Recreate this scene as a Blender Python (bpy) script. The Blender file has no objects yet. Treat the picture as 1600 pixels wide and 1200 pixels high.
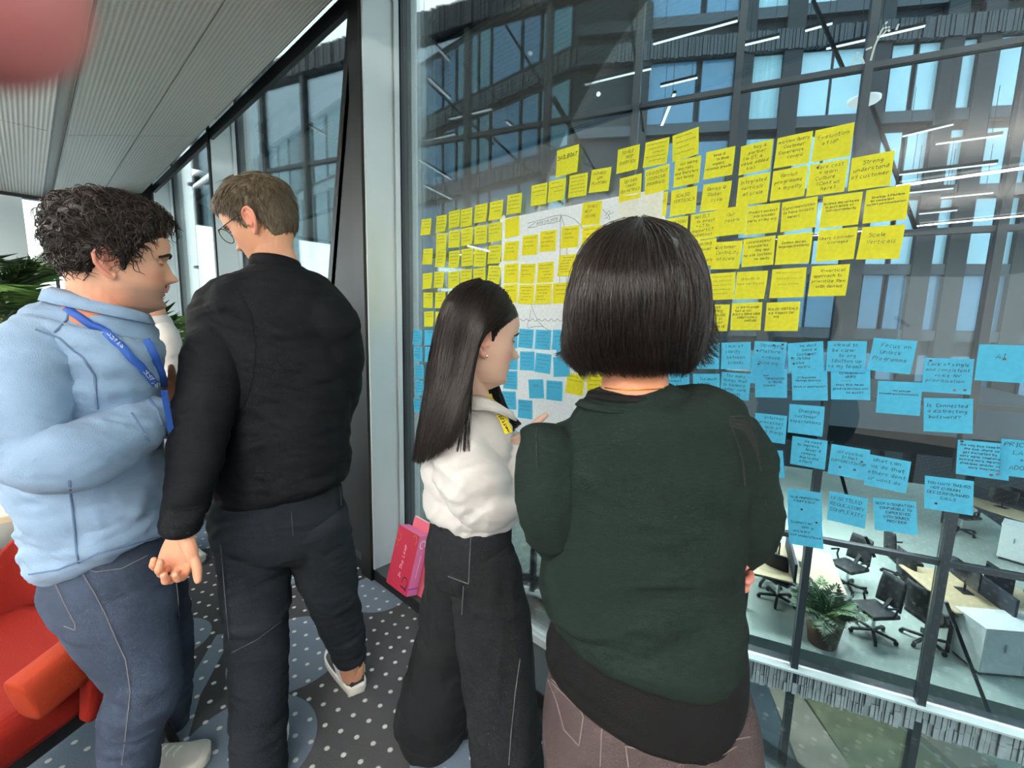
import bpy, bmesh, math, random
import numpy as np
from mathutils import Vector, Matrix, Quaternion
RNG = random.Random(7)
NR = np.random.RandomState(11)
PI = math.pi
scene = bpy.context.scene
COL = scene.collection

# ------------------------------------------------------------------ camera
FPX, CAMZ = 690.0, 1.45
_up = Vector((112, 4900, 690)).normalized()
_X = Vector((758, -114, 690)); _X = (_X - _up * _X.dot(_up)).normalized()
_Y = _up.cross(_X)
CM = Matrix((_X, _Y, _up))            # camera axes -> world axes
CPOS = Vector((0, 0, CAMZ))
cam = bpy.data.cameras.new('camera')
cam.sensor_width = 36.0
cam.lens = FPX / 1600.0 * 36.0
cam.clip_start = 0.01
cam.clip_end = 300
cam.dof.use_dof = True
cam.dof.focus_distance = 1.9
cam.dof.aperture_fstop = cam.lens / 2.0     # 2 mm pupil, as a phone lens
camo = bpy.data.objects.new('camera', cam)
COL.objects.link(camo)
camo.matrix_world = Matrix.Translation(CPOS) @ CM.to_4x4()
scene.camera = camo

# ------------------------------------------------------------------ world, light, exposure
world = bpy.data.worlds.new('world'); scene.world = world
world.use_nodes = True
wn = world.node_tree.nodes; wl = world.node_tree.links
bg = wn['Background']
bg.inputs[0].default_value = (0.80, 0.93, 0.97, 1)
bg.inputs[1].default_value = 3.2
scene.view_settings.view_transform = 'Standard'
scene.view_settings.look = 'None'
scene.view_settings.gamma = 1
scene.view_settings.use_curve_mapping = False
scene.view_settings.exposure = 0.8
ROOM_LIGHT = 22.0      # watts per linear ceiling lamp

# ------------------------------------------------------------------ pixel helpers (a photo pixel to a point of the place)
def ray(x, y):
    return CM @ Vector((x - 800, 600 - y, -FPX))
def on_y(x, y, Y):
    r = ray(x, y); return CPOS + r * (Y / r.y)
def on_x(x, y, X):
    r = ray(x, y); return CPOS + r * (X / r.x)
def on_z(x, y, Z):
    r = ray(x, y); return CPOS + r * ((Z - CAMZ) / r.z)
FWD = CM @ Vector((0, 0, -1)); FWD.z = 0; FWD.normalize()
RIGHT = Vector((FWD.y, -FWD.x, 0))
UP = Vector((0, 0, 1))
def at(x, y, h):
    r = ray(x, y); return CPOS + r * (h / r.dot(FWD))
def mpp(x, y, h):                      # metres per photo pixel at horizontal depth h
    return h / ray(x, y).dot(FWD)
def on_plane(x, y, n, D):
    r = ray(x, y); return CPOS + r * ((D - n.dot(CPOS)) / n.dot(r))

# ------------------------------------------------------------------ materials
MATS = {}
def srgb(r, g, b):
    f = lambda c: (c / 255 / 12.92) if c / 255 <= 0.04045 else ((c / 255 + 0.055) / 1.055) ** 2.4
    return (f(r), f(g), f(b), 1)
def mat(name, col, rough=0.6, metal=0.0, bump=0.0, bscale=60.0, spec=0.5, var=0.0, vscale=5.0, emit=None, estr=0.0, trans=0.0, stretch=None, sheen=0.0, vcol=False, detail=4):
    if name in MATS: return MATS[name]
    m = bpy.data.materials.new(name); m.use_nodes = True
    nt = m.node_tree; nd = nt.nodes; lk = nt.links
    b = nd['Principled BSDF']
    c = srgb(*col) if max(col[:3]) > 1.0 else (*col[:3], 1)
    b.inputs['Base Color'].default_value = c
    b.inputs['Roughness'].default_value = rough
    b.inputs['Metallic'].default_value = metal
    b.inputs['Specular IOR Level'].default_value = spec
    if sheen: b.inputs['Sheen Weight'].default_value = sheen
    if emit:
        b.inputs['Emission Color'].default_value = (*emit, 1); b.inputs['Emission Strength'].default_value = estr
    tc = None
    def coords():
        t = nd.new('ShaderNodeTexCoord')
        if stretch:
            mp = nd.new('ShaderNodeMapping'); mp.inputs['Scale'].default_value = stretch
            lk.new(t.outputs['Object'], mp.inputs['Vector']); return mp.outputs[0]
        return t.outputs['Object']
    if var or bump: tc = coords()
    base_out = None
    if vcol:
        a = nd.new('ShaderNodeVertexColor'); a.layer_name = 'Col'
        base_out = a.outputs[0]
    if var:
        n = nd.new('ShaderNodeTexNoise'); n.inputs['Scale'].default_value = vscale; n.inputs['Detail'].default_value = 5
        lk.new(tc, n.inputs['Vector'])
        mr = nd.new('ShaderNodeMapRange'); mr.inputs[1].default_value = 0.25; mr.inputs[2].default_value = 0.75
        mr.inputs[3].default_value = 1 - var; mr.inputs[4].default_value = 1 + var
        lk.new(n.outputs[0], mr.inputs[0])
        mx = nd.new('ShaderNodeMix'); mx.data_type = 'RGBA'; mx.blend_type = 'MULTIPLY'; mx.inputs[0].default_value = 1
        if base_out: lk.new(base_out, mx.inputs[6])
        else: mx.inputs[6].default_value = c
        lk.new(mr.outputs[0], mx.inputs[7])
        base_out = mx.outputs[2]
    if base_out: lk.new(base_out, b.inputs['Base Color'])
    if bump:
        n2 = nd.new('ShaderNodeTexNoise'); n2.inputs['Scale'].default_value = bscale; n2.inputs['Detail'].default_value = detail
        lk.new(tc, n2.inputs['Vector'])
        bp = nd.new('ShaderNodeBump'); bp.inputs['Strength'].default_value = bump; bp.inputs['Distance'].default_value = 0.004
        lk.new(n2.outputs[0], bp.inputs['Height']); lk.new(bp.outputs[0], b.inputs['Normal'])
    MATS[name] = m
    return m
def glass_mat(name, tint, refl=1.0, rough=0.0, ior=1.5):
    if name in MATS: return MATS[name]
    m = bpy.data.materials.new(name); m.use_nodes = True
    nt = m.node_tree; nd = nt.nodes; lk = nt.links
    nd.remove(nd['Principled BSDF'])
    tr = nd.new('ShaderNodeBsdfTransparent'); tr.inputs[0].default_value = (*tint, 1)
    gl = nd.new('ShaderNodeBsdfGlossy'); gl.inputs['Roughness'].default_value = rough
    fr = nd.new('ShaderNodeFresnel'); fr.inputs[0].default_value = ior
    mu = nd.new('ShaderNodeMath'); mu.operation = 'MULTIPLY'; mu.inputs[1].default_value = refl; mu.use_clamp = True
    mx = nd.new('ShaderNodeMixShader')
    lk.new(fr.outputs[0], mu.inputs[0]); lk.new(mu.outputs[0], mx.inputs[0])
    lk.new(tr.outputs[0], mx.inputs[1]); lk.new(gl.outputs[0], mx.inputs[2])
    lk.new(mx.outputs[0], nd['Material Output'].inputs[0])
    MATS[name] = m
    return m
def paper_mat(name, col, trans=0.45):
    m = bpy.data.materials.new(name); m.use_nodes = True
    nt = m.node_tree; nd = nt.nodes; lk = nt.links
    nd.remove(nd['Principled BSDF'])
    c = srgb(*col)
    tc = nd.new('ShaderNodeTexCoord'); n = nd.new('ShaderNodeTexNoise'); n.inputs['Scale'].default_value = 90
    lk.new(tc.outputs['Object'], n.inputs['Vector'])
    mr = nd.new('ShaderNodeMapRange'); mr.inputs[1].default_value = .3; mr.inputs[2].default_value = .7
    mr.inputs[3].default_value = 0.93; mr.inputs[4].default_value = 1.05
    lk.new(n.outputs[0], mr.inputs[0])
    mx = nd.new('ShaderNodeMix'); mx.data_type = 'RGBA'; mx.blend_type = 'MULTIPLY'; mx.inputs[0].default_value = 1
    mx.inputs[6].default_value = c; lk.new(mr.outputs[0], mx.inputs[7])
    d = nd.new('ShaderNodeBsdfDiffuse'); t = nd.new('ShaderNodeBsdfTranslucent')
    lk.new(mx.outputs[2], d.inputs[0]); lk.new(mx.outputs[2], t.inputs[0])
    ms = nd.new('ShaderNodeMixShader'); ms.inputs[0].default_value = trans
    lk.new(d.outputs[0], ms.inputs[1]); lk.new(t.outputs[0], ms.inputs[2])
    lk.new(ms.outputs[0], nd['Material Output'].inputs[0])
    MATS[name] = m
    return m

# ------------------------------------------------------------------ object helpers
def _tag(o, label=None, cat=None, group=None, kind=None):
    if label: o['label'] = label
    if cat: o['category'] = cat
    if group: o['group'] = group
    if kind: o['kind'] = kind
    return o
def empty(name, loc, label=None, cat=None, group=None, kind=None):
    o = bpy.data.objects.new(name, None); COL.objects.link(o)
    o.empty_display_size = 0.1
    o.location = loc
    return _tag(o, label, cat, group, kind)
def wloc(o):
    p = Vector(o.location)
    if o.parent: p += wloc(o.parent)
    return p
def mesh_obj(name, verts, faces, material, parent=None, smooth=False, **kw):
    """verts are world coordinates; the object's origin is moved to its parent's, or to its own middle"""
    V = np.array([tuple(v) for v in verts], dtype=float).reshape(-1, 3)
    if parent is not None:
        org = np.array(wloc(parent))
        loc = (0, 0, 0)
    else:
        org = (V.min(0) + V.max(0)) / 2; loc = tuple(org)
    me = bpy.data.meshes.new(name)
    me.from_pydata((V - org).tolist(), [], [tuple(int(i) for i in f) for f in faces])
    if smooth: me.polygons.foreach_set('use_smooth', [True] * len(me.polygons))
    me.materials.append(material)
    me.update()
    o = bpy.data.objects.new(name, me); COL.objects.link(o)
    o.location = loc
    if parent is not None: o.parent = parent
    return _tag(o, **kw)
class MB:
    def __init__(s): s.v = []; s.f = []
    def add(s, v, f):
        n = len(s.v); s.v += [Vector(p) for p in v]; s.f += [tuple(i + n for i in q) for q in f]; return s
    def obox(s, c, ax, ay, az):
        """box by centre and three half-axis vectors"""
        c, ax, ay, az = map(Vector, (c, ax, ay, az))
        v = [c + ax * i + ay * j + az * k for k in (-1, 1) for j in (-1, 1) for i in (-1, 1)]
        if ax.cross(ay).dot(az) < 0: fl = True
        else: fl = False
        f = [(0, 2, 3, 1), (4, 5, 7, 6), (0, 1, 5, 4), (2, 6, 7, 3), (0, 4, 6, 2), (1, 3, 7, 5)]
        if fl: f = [q[::-1] for q in f]
        return s.add(v, f)
    def box(s, x0, x1, y0, y1, z0, z1):
        return s.obox(((x0 + x1) / 2, (y0 + y1) / 2, (z0 + z1) / 2), ((x1 - x0) / 2, 0, 0), (0, (y1 - y0) / 2, 0), (0, 0, (z1 - z0) / 2))
    def bar(s, p, q, w, h, ref=UP):
        p, q = Vector(p), Vector(q); d = (q - p)
        a = d.normalized().cross(ref)
        if a.length < 1e-4: a = d.normalized().cross(Vector((1, 0, 0)))
        a.normalize(); b = a.cross(d.normalized())
        return s.obox((p + q) / 2, d / 2, a * w / 2, b * h / 2)
    def tube(s, pts, r, n=10, cap=True):
        pts = [Vector(p) for p in pts]; k = len(pts)
        rr = r if hasattr(r, '__len__') else [r] * k
        base = len(s.v); prev = None
        for i, p in enumerate(pts):
            t = (pts[min(i + 1, k - 1)] - pts[max(i - 1, 0)]).normalized()
            if prev is None:
                a = t.cross(UP)
                if a.length < 1e-3: a = t.cross(Vector((1, 0, 0)))
            else: a = prev - t * prev.dot(t)
            a.normalize(); prev = a; b = t.cross(a)
            for j in range(n):
                th = 2 * PI * j / n
                s.v.append(p + (a * math.cos(th) + b * math.sin(th)) * rr[i])
        for i in range(k - 1):
            for j in range(n):
                s.f.append((base + i * n + j, base + i * n + (j + 1) % n, base + (i + 1) * n + (j + 1) % n, base + (i + 1) * n + j))
        if cap:
            s.f.append(tuple(base + j for j in range(n))[::-1]); s.f.append(tuple(base + (k - 1) * n + j for j in range(n)))
        return s
    def lathe(s, c, prof, n=24, axis=UP, ax=None):
        c = Vector(c); axis = Vector(axis).normalized()
        a = axis.cross(Vector((1, 0, 0)))
        if a.length < 1e-3: a = axis.cross(Vector((0, 1, 0)))
        a.normalize(); b = axis.cross(a); base = len(s.v)
        for r, z in prof:
            for j in range(n):
                th = 2 * PI * j / n; s.v.append(c + axis * z + (a * math.cos(th) + b * math.sin(th)) * r)
        for i in range(len(prof) - 1):
            for j in range(n):
                s.f.append((base + i * n + j, base + i * n + (j + 1) % n, base + (i + 1) * n + (j + 1) % n, base + (i + 1) * n + j))
        return s
    def build(s, name, material, parent=None, smooth=False, **kw):
        return mesh_obj(name, s.v, s.f, material, parent, smooth, **kw)
def bevel(o, w=0.004, seg=2):
    m = o.modifiers.new('bevel', 'BEVEL'); m.width = w; m.segments = seg; m.limit_method = 'ANGLE'; m.angle_limit = 0.6
    return o
def piece(src, parent, offset):
    """another piece that shares src's mesh"""
    o = src.copy(); COL.objects.link(o); o.parent = parent
    o.location = Vector(src.location) + Vector(offset)
    return o

M_BLACK = mat('black_powder_coat', (14, 15, 17), 0.45)
M_SILVER = mat('grey_anodised', (214, 224, 226), 0.42, 0.15, bump=0.03, bscale=20, var=0.05, vscale=2)
M_DGREY = mat('dark_grey_frame', (48, 52, 55), 0.5)
M_WHITE = mat('white_paint', (228, 228, 224), 0.7, bump=0.05, bscale=40)
M_GLASS = glass_mat('window_glass', (0.93, 0.97, 0.96), 0.85)

# ------------------------------------------------------------------ the room
YI, YG = 1.19, 1.39            # inner line of the window frames, glass line
POSTS = [0.43, -2.10, -4.64, -7.17]
XE = -7.33                     # end wall
# carpet
def carpet():
    m = bpy.data.materials.new('dotted_carpet'); m.use_nodes = True
    nt = m.node_tree; nd = nt.nodes; lk = nt.links; b = nd['Principled BSDF']
    b.inputs['Roughness'].default_value = 0.95; b.inputs['Specular IOR Level'].default_value = 0.15
    geo = nd.new('ShaderNodeTexCoord'); sep = nd.new('ShaderNodeSeparateXYZ')
    lk.new(geo.outputs['Object'], sep.inputs[0])
    def math_(op, a, bb=None, c=None):
        n = nd.new('ShaderNodeMath'); n.operation = op
        for i, v in enumerate((a, bb, c)):
            if v is None: continue
            if isinstance(v, (int, float)): n.inputs[i].default_value = v
            else: lk.new(v, n.inputs[i])
        return n.outputs[0]
    X, Y = sep.outputs[0], sep.outputs[1]
    # staggered grid of dots
    P = 0.068
    ang = math.radians(24)
    u = math_('ADD', math_('MULTIPLY', X, math.cos(ang) / P), math_('MULTIPLY', Y, math.sin(ang) / P))
    v = math_('ADD', math_('MULTIPLY', X, -math.sin(ang) / P), math_('MULTIPLY', Y, math.cos(ang) / P))
    fu = math_('SUBTRACT', math_('FRACT', u), 0.5); fv = math_('SUBTRACT', math_('FRACT', v), 0.5)
    d = math_('SQRT', math_('ADD', math_('MULTIPLY', fu, fu), math_('MULTIPLY', fv, fv)))
    mr = nd.new('ShaderNodeMapRange'); mr.inputs[1].default_value = 0.10; mr.inputs[2].default_value = 0.15; mr.inputs[3].default_value = 1; mr.inputs[4].default_value = 0
    lk.new(d, mr.inputs[0]); dots = mr.outputs[0]
    # big printed discs and links of paler blue
    mask = None
    discs = [((1150, 0), 0, 0)]
    centres = [(452, 1018, .235), (440, 890, .19), (385, 1168, .22), (85, 1190, .19), (148, 1080, .13), (592, 925, .17), (268, 1000, .15), (312, 835, .24), (722, 1190, .17)]
    for (px, py, r) in centres:
        c = on_z(px, py, 0)
        dx = math_('SUBTRACT', X, c.x); dy = math_('SUBTRACT', Y, c.y)
        dd = math_('SQRT', math_('ADD', math_('MULTIPLY', dx, dx), math_('MULTIPLY', dy, dy)))
        q = math_('LESS_THAN', dd, r)
        mask = q if mask is None else math_('MAXIMUM', mask, q)
    for (a, c, w) in [((352, 990), (296, 1090), .035), ((296, 1090), (262, 1200), .035)]:
        pa, pb = on_z(*a, 0), on_z(*c, 0); t = (pb - pa).normalized(); L = (pb - pa).length
        dx = math_('SUBTRACT', X, pa.x); dy = math_('SUBTRACT', Y, pa.y)
        al = math_('ADD', math_('MULTIPLY', dx, t.x), math_('MULTIPLY', dy, t.y))
        ac = math_('ABSOLUTE', math_('ADD', math_('MULTIPLY', dx, -t.y), math_('MULTIPLY', dy, t.x)))
        q = math_('MULTIPLY', math_('LESS_THAN', ac, w), math_('MULTIPLY', math_('GREATER_THAN', al, 0), math_('LESS_THAN', al, L)))
        mask = math_('MAXIMUM', mask, q)
    vz = nd.new('ShaderNodeTexNoise'); vz.inputs['Scale'].default_value = 260
    lk.new(geo.outputs['Object'], vz.inputs['Vector'])
    m1 = nd.new('ShaderNodeMix'); m1.data_type = 'RGBA'; m1.inputs[6].default_value = srgb(66, 68, 72); m1.inputs[7].default_value = srgb(112, 128, 146)
    lk.new(mask, m1.inputs[0])
    m2 = nd.new('ShaderNodeMix'); m2.data_type = 'RGBA'; m2.inputs[7].default_value = srgb(225, 228, 226)
    lk.new(dots, m2.inputs[0]); lk.new(m1.outputs[2], m2.inputs[6])
    m3 = nd.new('ShaderNodeMix'); m3.data_type = 'RGBA'; m3.blend_type = 'MULTIPLY'; m3.inputs[0].default_value = 0.5
    lk.new(m2.outputs[2], m3.inputs[6]); lk.new(vz.outputs[0], m3.inputs[7])
    lk.new(m3.outputs[2], b.inputs['Base Color'])
    bp = nd.new('ShaderNodeBump'); bp.inputs['Strength'].default_value = 0.4; bp.inputs['Distance'].default_value = 0.003
    lk.new(vz.outputs[0], bp.inputs['Height']); lk.new(bp.outputs[0], b.inputs['Normal'])
    return m
fl = MB().box(0, 1, 0, 1, 0, 1)
o = mesh_obj('floor', MB().box(XE, 4.0, -5.0, YI, -0.2, 0).v, MB().box(XE, 4.0, -5.0, YI, -0.2, 0).f, carpet(), None, kind='structure')
for v in o.data.vertices: v.co += Vector(o.location)
o.location = (0, 0, 0)
MB().box(XE - .05, 4.2, YI + .002, YG + .16, -0.3, -0.005).build('trim_1', M_DGREY, None, kind='structure')   # slab edge under the windows

# ceiling: flat ribbed panels up to a light slot, then panels rising towards the glass
M_CEIL = mat('ribbed_metal_ceiling', (196, 191, 185), 0.55, 0.0)
nt = M_CEIL.node_tree; nd = nt.nodes; lk = nt.links
tcn = nd.new('ShaderNodeTexCoord'); wv = nd.new('ShaderNodeTexWave'); wv.bands_direction = 'Y'; wv.inputs['Scale'].default_value = 14.0
wv2 = nd.new('ShaderNodeTexWave'); wv2.bands_direction = 'X'; wv2.inputs['Scale'].default_value = 22.0
lk.new(tcn.outputs['Object'], wv.inputs['Vector']); lk.new(tcn.outputs['Object'], wv2.inputs['Vector'])
ad = nd.new('ShaderNodeMath'); ad.operation = 'MULTIPLY_ADD'; ad.inputs[1].default_value = 0.5
lk.new(wv2.outputs[1], ad.inputs[0]); lk.new(wv.outputs[1], ad.inputs[2])
bp = nd.new('ShaderNodeBump'); bp.inputs['Strength'].default_value = 0.55; bp.inputs['Distance'].default_value = 0.006
lk.new(ad.outputs[0], bp.inputs['Height']); lk.new(bp.outputs[0], nd['Principled BSDF'].inputs['Normal'])
mrc = nd.new('ShaderNodeMapRange'); mrc.inputs[3].default_value = .80; mrc.inputs[4].default_value = 1.05
mxc = nd.new('ShaderNodeMix'); mxc.data_type = 'RGBA'; mxc.blend_type = 'MULTIPLY'; mxc.inputs[0].default_value = 1; mxc.inputs[6].default_value = srgb(196, 191, 185)
lk.new(ad.outputs[0], mrc.inputs[0]); lk.new(mrc.outputs[0], mxc.inputs[7]); lk.new(mxc.outputs[2], nd['Principled BSDF'].inputs['Base Color'])
ceil = empty('ceiling', (-2, -1, 2.7), kind='structure')
ZF, YF = 2.70, 0.235
XS = [-7.33, -4.655, -2.1, 0.43, 2.96]
def quad_slab(name, p, th, m, parent):
    a, b, c, d = map(Vector, p)
    n = (b - a).cross(d - a).normalized()
    if n.z < 0: n = -n
    v = [a, b, c, d] + [q + n * th for q in (a, b, c, d)]
    return mesh_obj(name, v, [(3, 2, 1, 0), (4, 5, 6, 7), (0, 1, 5, 4), (1, 2, 6, 5), (2, 3, 7, 6), (3, 0, 4, 7)], m, parent)
def zc(y): return ZF + (y - 0.30) * 0.29
for i in range(4):
    x0, x1 = XS[i] + .006, XS[i + 1] - .006
    for (y0, y1) in ((-0.80, YF), (-1.84, -0.812), (-2.88, -1.852), (-4.98, -2.892)):
        quad_slab('ceiling_panel', [(x0, y0, ZF), (x1, y0, ZF), (x1, y1, ZF), (x0, y1, ZF)], .03, M_CEIL, ceil)
    for (y0, y1) in ((0.30, 0.705), (0.712, 1.10)):
        quad_slab('ceiling_panel', [(x0, y0, zc(y0)), (x1, y0, zc(y0)), (x1, y1, zc(y1)), (x0, y1, zc(y1))], .03, M_CEIL, ceil)
MB().box(XE, 2.96, YF - .002, .302, ZF + .022, ZF + .06).build('light_slot', mat('slot_metal', (170, 170, 165), .5), ceil)
MB().box(XE, 2.96, YF - .004, YF + .004, ZF - .004, ZF + .03).build('slot_edge', M_BLACK, ceil)
MB().box(XE, 2.96, .296, .303, ZF - .004, ZF + .03).build('slot_edge', M_BLACK, ceil)
MB().box(XE, 4.2, -5.0, 1.15, 3.0, 3.1).build('ceiling_slab', M_DGREY, ceil)
# walls out of the picture that close the room
wbk = empty('wall_back', (0, -5, 0), kind='structure')
MB().box(-2.6, 4.2, -5.15, -5.0, -.2, 3.1).build('plaster', M_WHITE, wbk)
MB().box(XE, -2.6, -5.15, -5.0, -.2, .25).build('low_wall', M_SILVER, wbk); MB().box(XE, -2.6, -5.15, -5.0, 2.7, 3.1).build('head_beam', M_BLACK, wbk)
for x in (-7.3, -5.75, -4.2, -2.65): MB().box(x - .05, x + .05, -5.15, -5.0, .25, 2.7).build('post', M_SILVER, wbk)
for x in (-7.25, -5.7, -4.15): MB().box(x, x + 1.45, -5.08, -5.07, .25, 2.7).build('pane', M_GLASS, wbk)  # back windows added, unseen, to bring daylight in from behind
MB().box(4.0, 4.2, -5.0, YI, -.2, 3.1).build('wall_right', M_WHITE, None, kind='structure')
# end wall: dark head, two grey posts, panes of bright glass
wl_ = empty('wall_left', (XE, -1, 0), kind='structure')
MB().box(XE - .1, XE, -5.0, 1.2, 2.66, 3.1).build('head_beam', M_BLACK, wl_)
MB().box(XE - .1, XE, -5.0, 1.2, 0, 0.28).build('low_wall', M_SILVER, wl_)
for (y0, y1, m) in ((-0.20, 0.07, M_SILVER), (0.255, 0.285, M_DGREY), (-1.5, -1.25, M_SILVER), (1.15, 1.25, M_BLACK), (-2.9, -2.7, M_SILVER), (.72, .735, M_SILVER)):
    MB().box(XE - .12, XE + .02, y0, y1, 0.28, 2.66).build('post', m, wl_)
for (y0, y1) in ((.07, .255), (.285, .72), (.735, 1.15), (-1.25, -.20), (-2.7, -1.5), (-5, -2.9)):
    MB().box(XE - .06, XE - .05, y0, y1, 0.28, 2.66).build('pane', M_GLASS, wl_)

# window wall: four box bays
ZT = 2.95
for k in range(4):
    xr = POSTS[k - 1] if k else 2.96
    xl = POSTS[k]
    w = empty('window_%d' % (k + 1), (xl, YG, 0), kind='structure')
    big = (k == 1)
    pw = .105 if big else .05
    MB().box(xl - pw, xl - .004, YI - (.02 if big else .02), YI + .12, 0, 3.35).build('post', M_BLACK, w)
    o = MB().box(xl - .003, xl + .012, YI - .005, YG + .10, .066, 3.5).build('reveal', M_SILVER, w)
    MB().box(xl + .012, xl + .032, YG - .012, YG + .05, .066, 3.5).build('glazing_bead', M_DGREY, w)
    MB().box(xl + .016, xl + .026, YG - .045, YG - .018, .066, 3.5).build('glazing_bead', M_SILVER, w)
    MB().box(xl, xr - pw, YI, YI + .025, 0, .062).build('kerb', M_BLACK, w)
    MB().box(xl, xr - pw, YI - .003, YG + .08, .062, .070).build('sill', mat('dark_sill', (70, 76, 80), .35, .4), w)
    MB().box(xl + .03, xr - pw - .02, YG - .02, YG + .03, .070, .105).build('bottom_frame', M_SILVER, w)
    if k:
        MB().box(xl - .0, xr - pw, YI - .01, YI + .02, ZT - .02, ZT + .06).build('top_frame', M_BLACK, w)
        MB().box(xl - .0, xr - pw, YI - .005, YI + .04, 3.10, 3.16).build('top_frame', M_BLACK, w)
    p = MB().box(xl + .03, xr - pw - .01, YG - .004, YG + .008, .105, 3.5).build('pane', M_GLASS, w)
    MB().box(xl + .03, xr - pw, YG - .02, YG + .06, 3.5, 3.58).build('head_frame', M_DGREY, w)
# raking steel strut behind the large post
t = MB(); t.obox((-2.36, YG + .06, 1.6), (.05, 0, -1.6) , (.05, 0, 0.0), (0, .03, 0))
MB().bar((-2.30, 1.25, 0.03), (-2.265, 1.25, 3.3), .03, .03)
st = empty('raking_strut', (-2.45, 1.30, 0), 'black tapering steel strut leaning beside the tall black window post', 'strut')
v = [on_y(553, 60, 1.235), on_y(560, 60, 1.235), on_y(556, 470, 1.235), on_y(500, 470, 1.235), on_y(538, 190, 1.235)]
v = [(-2.21, 1.22, 3.10), (-2.19, 1.22, 3.10), (-2.19, 1.22, .072), (-2.96, 1.22, .072)]
v2 = [(x, y + .05, z) for x, y, z in v]
mesh_obj('web', v + v2, [(3, 2, 1, 0), (4, 5, 6, 7), (0, 1, 5, 4), (1, 2, 6, 5), (2, 3, 7, 6), (3, 0, 4, 7)], mat('strut_black', (22, 23, 25), .5), st)
MB().bar((-2.225, 1.235, 3.05), (-2.955, 1.235, .10), .03, .09).build('flange', M_BLACK, st)

# the rest of this building: storeys above and below the room
MB().box(XE - 1, 12, -6, YG + .12, 3.62, 9.5).build('wall_storeys_above', mat('own_dark_facade', (34, 38, 42), .5), None, kind='structure')
MB().box(XE - 22, 12, -6, YG + .12, -7.7, -.32).build('wall_storeys_below', mat('own_dark_facade', (34, 38, 42), .5), None, kind='structure')
# room lamps: linear pendants over the tables behind the camera
M_LED = mat('led_diffuser', (1, 1, 1), .4, emit=(1, .97, .92), estr=2.0)
LPN = ['over the middle near the window', 'at right near the window', 'over the middle far back', 'at right far back', 'at left near the armchair', 'far left near the end wall', 'far back left of the middle']
def lamp(x, y, ang, k, L=1.5):
    r = empty('linear_pendant', (x, y, 2.5), 'white linear pendant lamp behind the camera, ' + LPN[k], 'lamp', 'linear pendants behind the camera')
    c, s = math.cos(ang), math.sin(ang); d = Vector((c, s, 0))
    MB().obox((x, y, 2.52), d * L / 2, Vector((-s, c, 0)) * .016, (0, 0, .02)).build('housing', M_WHITE, r)
    MB().obox((x, y, 2.495), d * L / 2 * .98, Vector((-s, c, 0)) * .012, (0, 0, .005)).build('diffuser', M_LED, r)
    for t in (-.4, .4):
        MB().tube([Vector((x, y, 2.53)) + d * L * t, Vector((x, y, 2.70)) + d * L * t], .002, 6).build('cable', M_BLACK, r)
    l = bpy.data.lights.new('lamp_light', 'AREA'); l.shape = 'RECTANGLE'; l.size = L; l.size_y = .05; l.energy = ROOM_LIGHT; l.color = (1, .96, .90)
    lo = bpy.data.objects.new('lamp_light', l); COL.objects.link(lo); lo.parent = r; lo.location = (0, 0, -.03); lo.rotation_euler = (0, 0, ang)
    l2 = bpy.data.lights.new('ceiling_fill', 'AREA'); l2.shape = 'RECTANGLE'; l2.size = L; l2.size_y = .05; l2.energy = ROOM_LIGHT * 9; l2.color = (1, .97, .93)  # upward light added to brighten the ceiling
    lo = bpy.data.objects.new('ceiling_fill', l2); COL.objects.link(lo); lo.parent = r; lo.location = (0, 0, .05); lo.rotation_euler = (PI, 0, ang)
for k, (x, y) in enumerate(((.5, -1.5), (2.3, -1.5), (.6, -3.2), (2.4, -3.2), (-2.9, -1.9), (-4.9, -1.9), (-1.1, -3.2))):
    lamp(x, y, 0, k)
# ------------------------------------------------------------------ across the courtyard
NF = Vector((-.3127, .9499, 0)).normalized(); DF = 7.265; TF = Vector((NF.y, -NF.x, 0))
def fpt(s, z, off=0.0): return TF * s + NF * (DF + off) + UP * z
def fs(x, y, off=0.0): return TF.dot(on_plane(x, y, NF, DF + off))
def fz(x, y, off=0.0): return on_plane(x, y, NF, DF + off).z
M_FR = mat('facade_frame', (38, 44, 50), .5)
M_FGL = glass_mat('facade_glass', (0.54, 0.61, 0.65), .5, ior=1.5)
M_FIN = mat('glazed_brick', (60, 62, 66), .4, var=.25, vscale=3)
M_FINL = mat('grey_brick_fin', (158, 162, 166), .4, var=.2, vscale=6)
fac = empty('glass_facade', fpt(0, -7.4), 'glazed office front across the courtyard with dark mullions and brick parapet', 'building')
SM = [-12.0, -10.9, -9.5, -8.2, -6.9, -5.6, -4.25, -2.75, -1.32, .03, 1.48, 2.95, 4.4, 5.85, 7.3]
ZM = [-7.3, -3.95, -1.53, .55, 2.66, 4.68, 6.45]
for i, s in enumerate(SM):
    MB().obox(fpt(s, -.5, -.02), TF * .045, NF * .07, UP * 6.95).build('mullion', M_FR, fac)
for z in ZM[2:]:
    MB().obox(fpt(-2.5, z, -.01), TF * 9.8, NF * .05, UP * .035).build('transom', M_FR, fac)
for i in range(len(SM) - 1):
    for j in range(len(ZM) - 1):
        z0 = -3.55 if j == 1 else ZM[j] + .035
        z1 = -3.98 if j == 0 else ZM[j + 1] - .035
        MB().obox(fpt((SM[i] + SM[i + 1]) / 2, (z0 + z1) / 2, .01), TF * ((SM[i + 1] - SM[i]) / 2 - .045), NF * .006, UP * ((z1 - z0) / 2)).build('glass_pane', M_FGL, fac)
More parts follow.
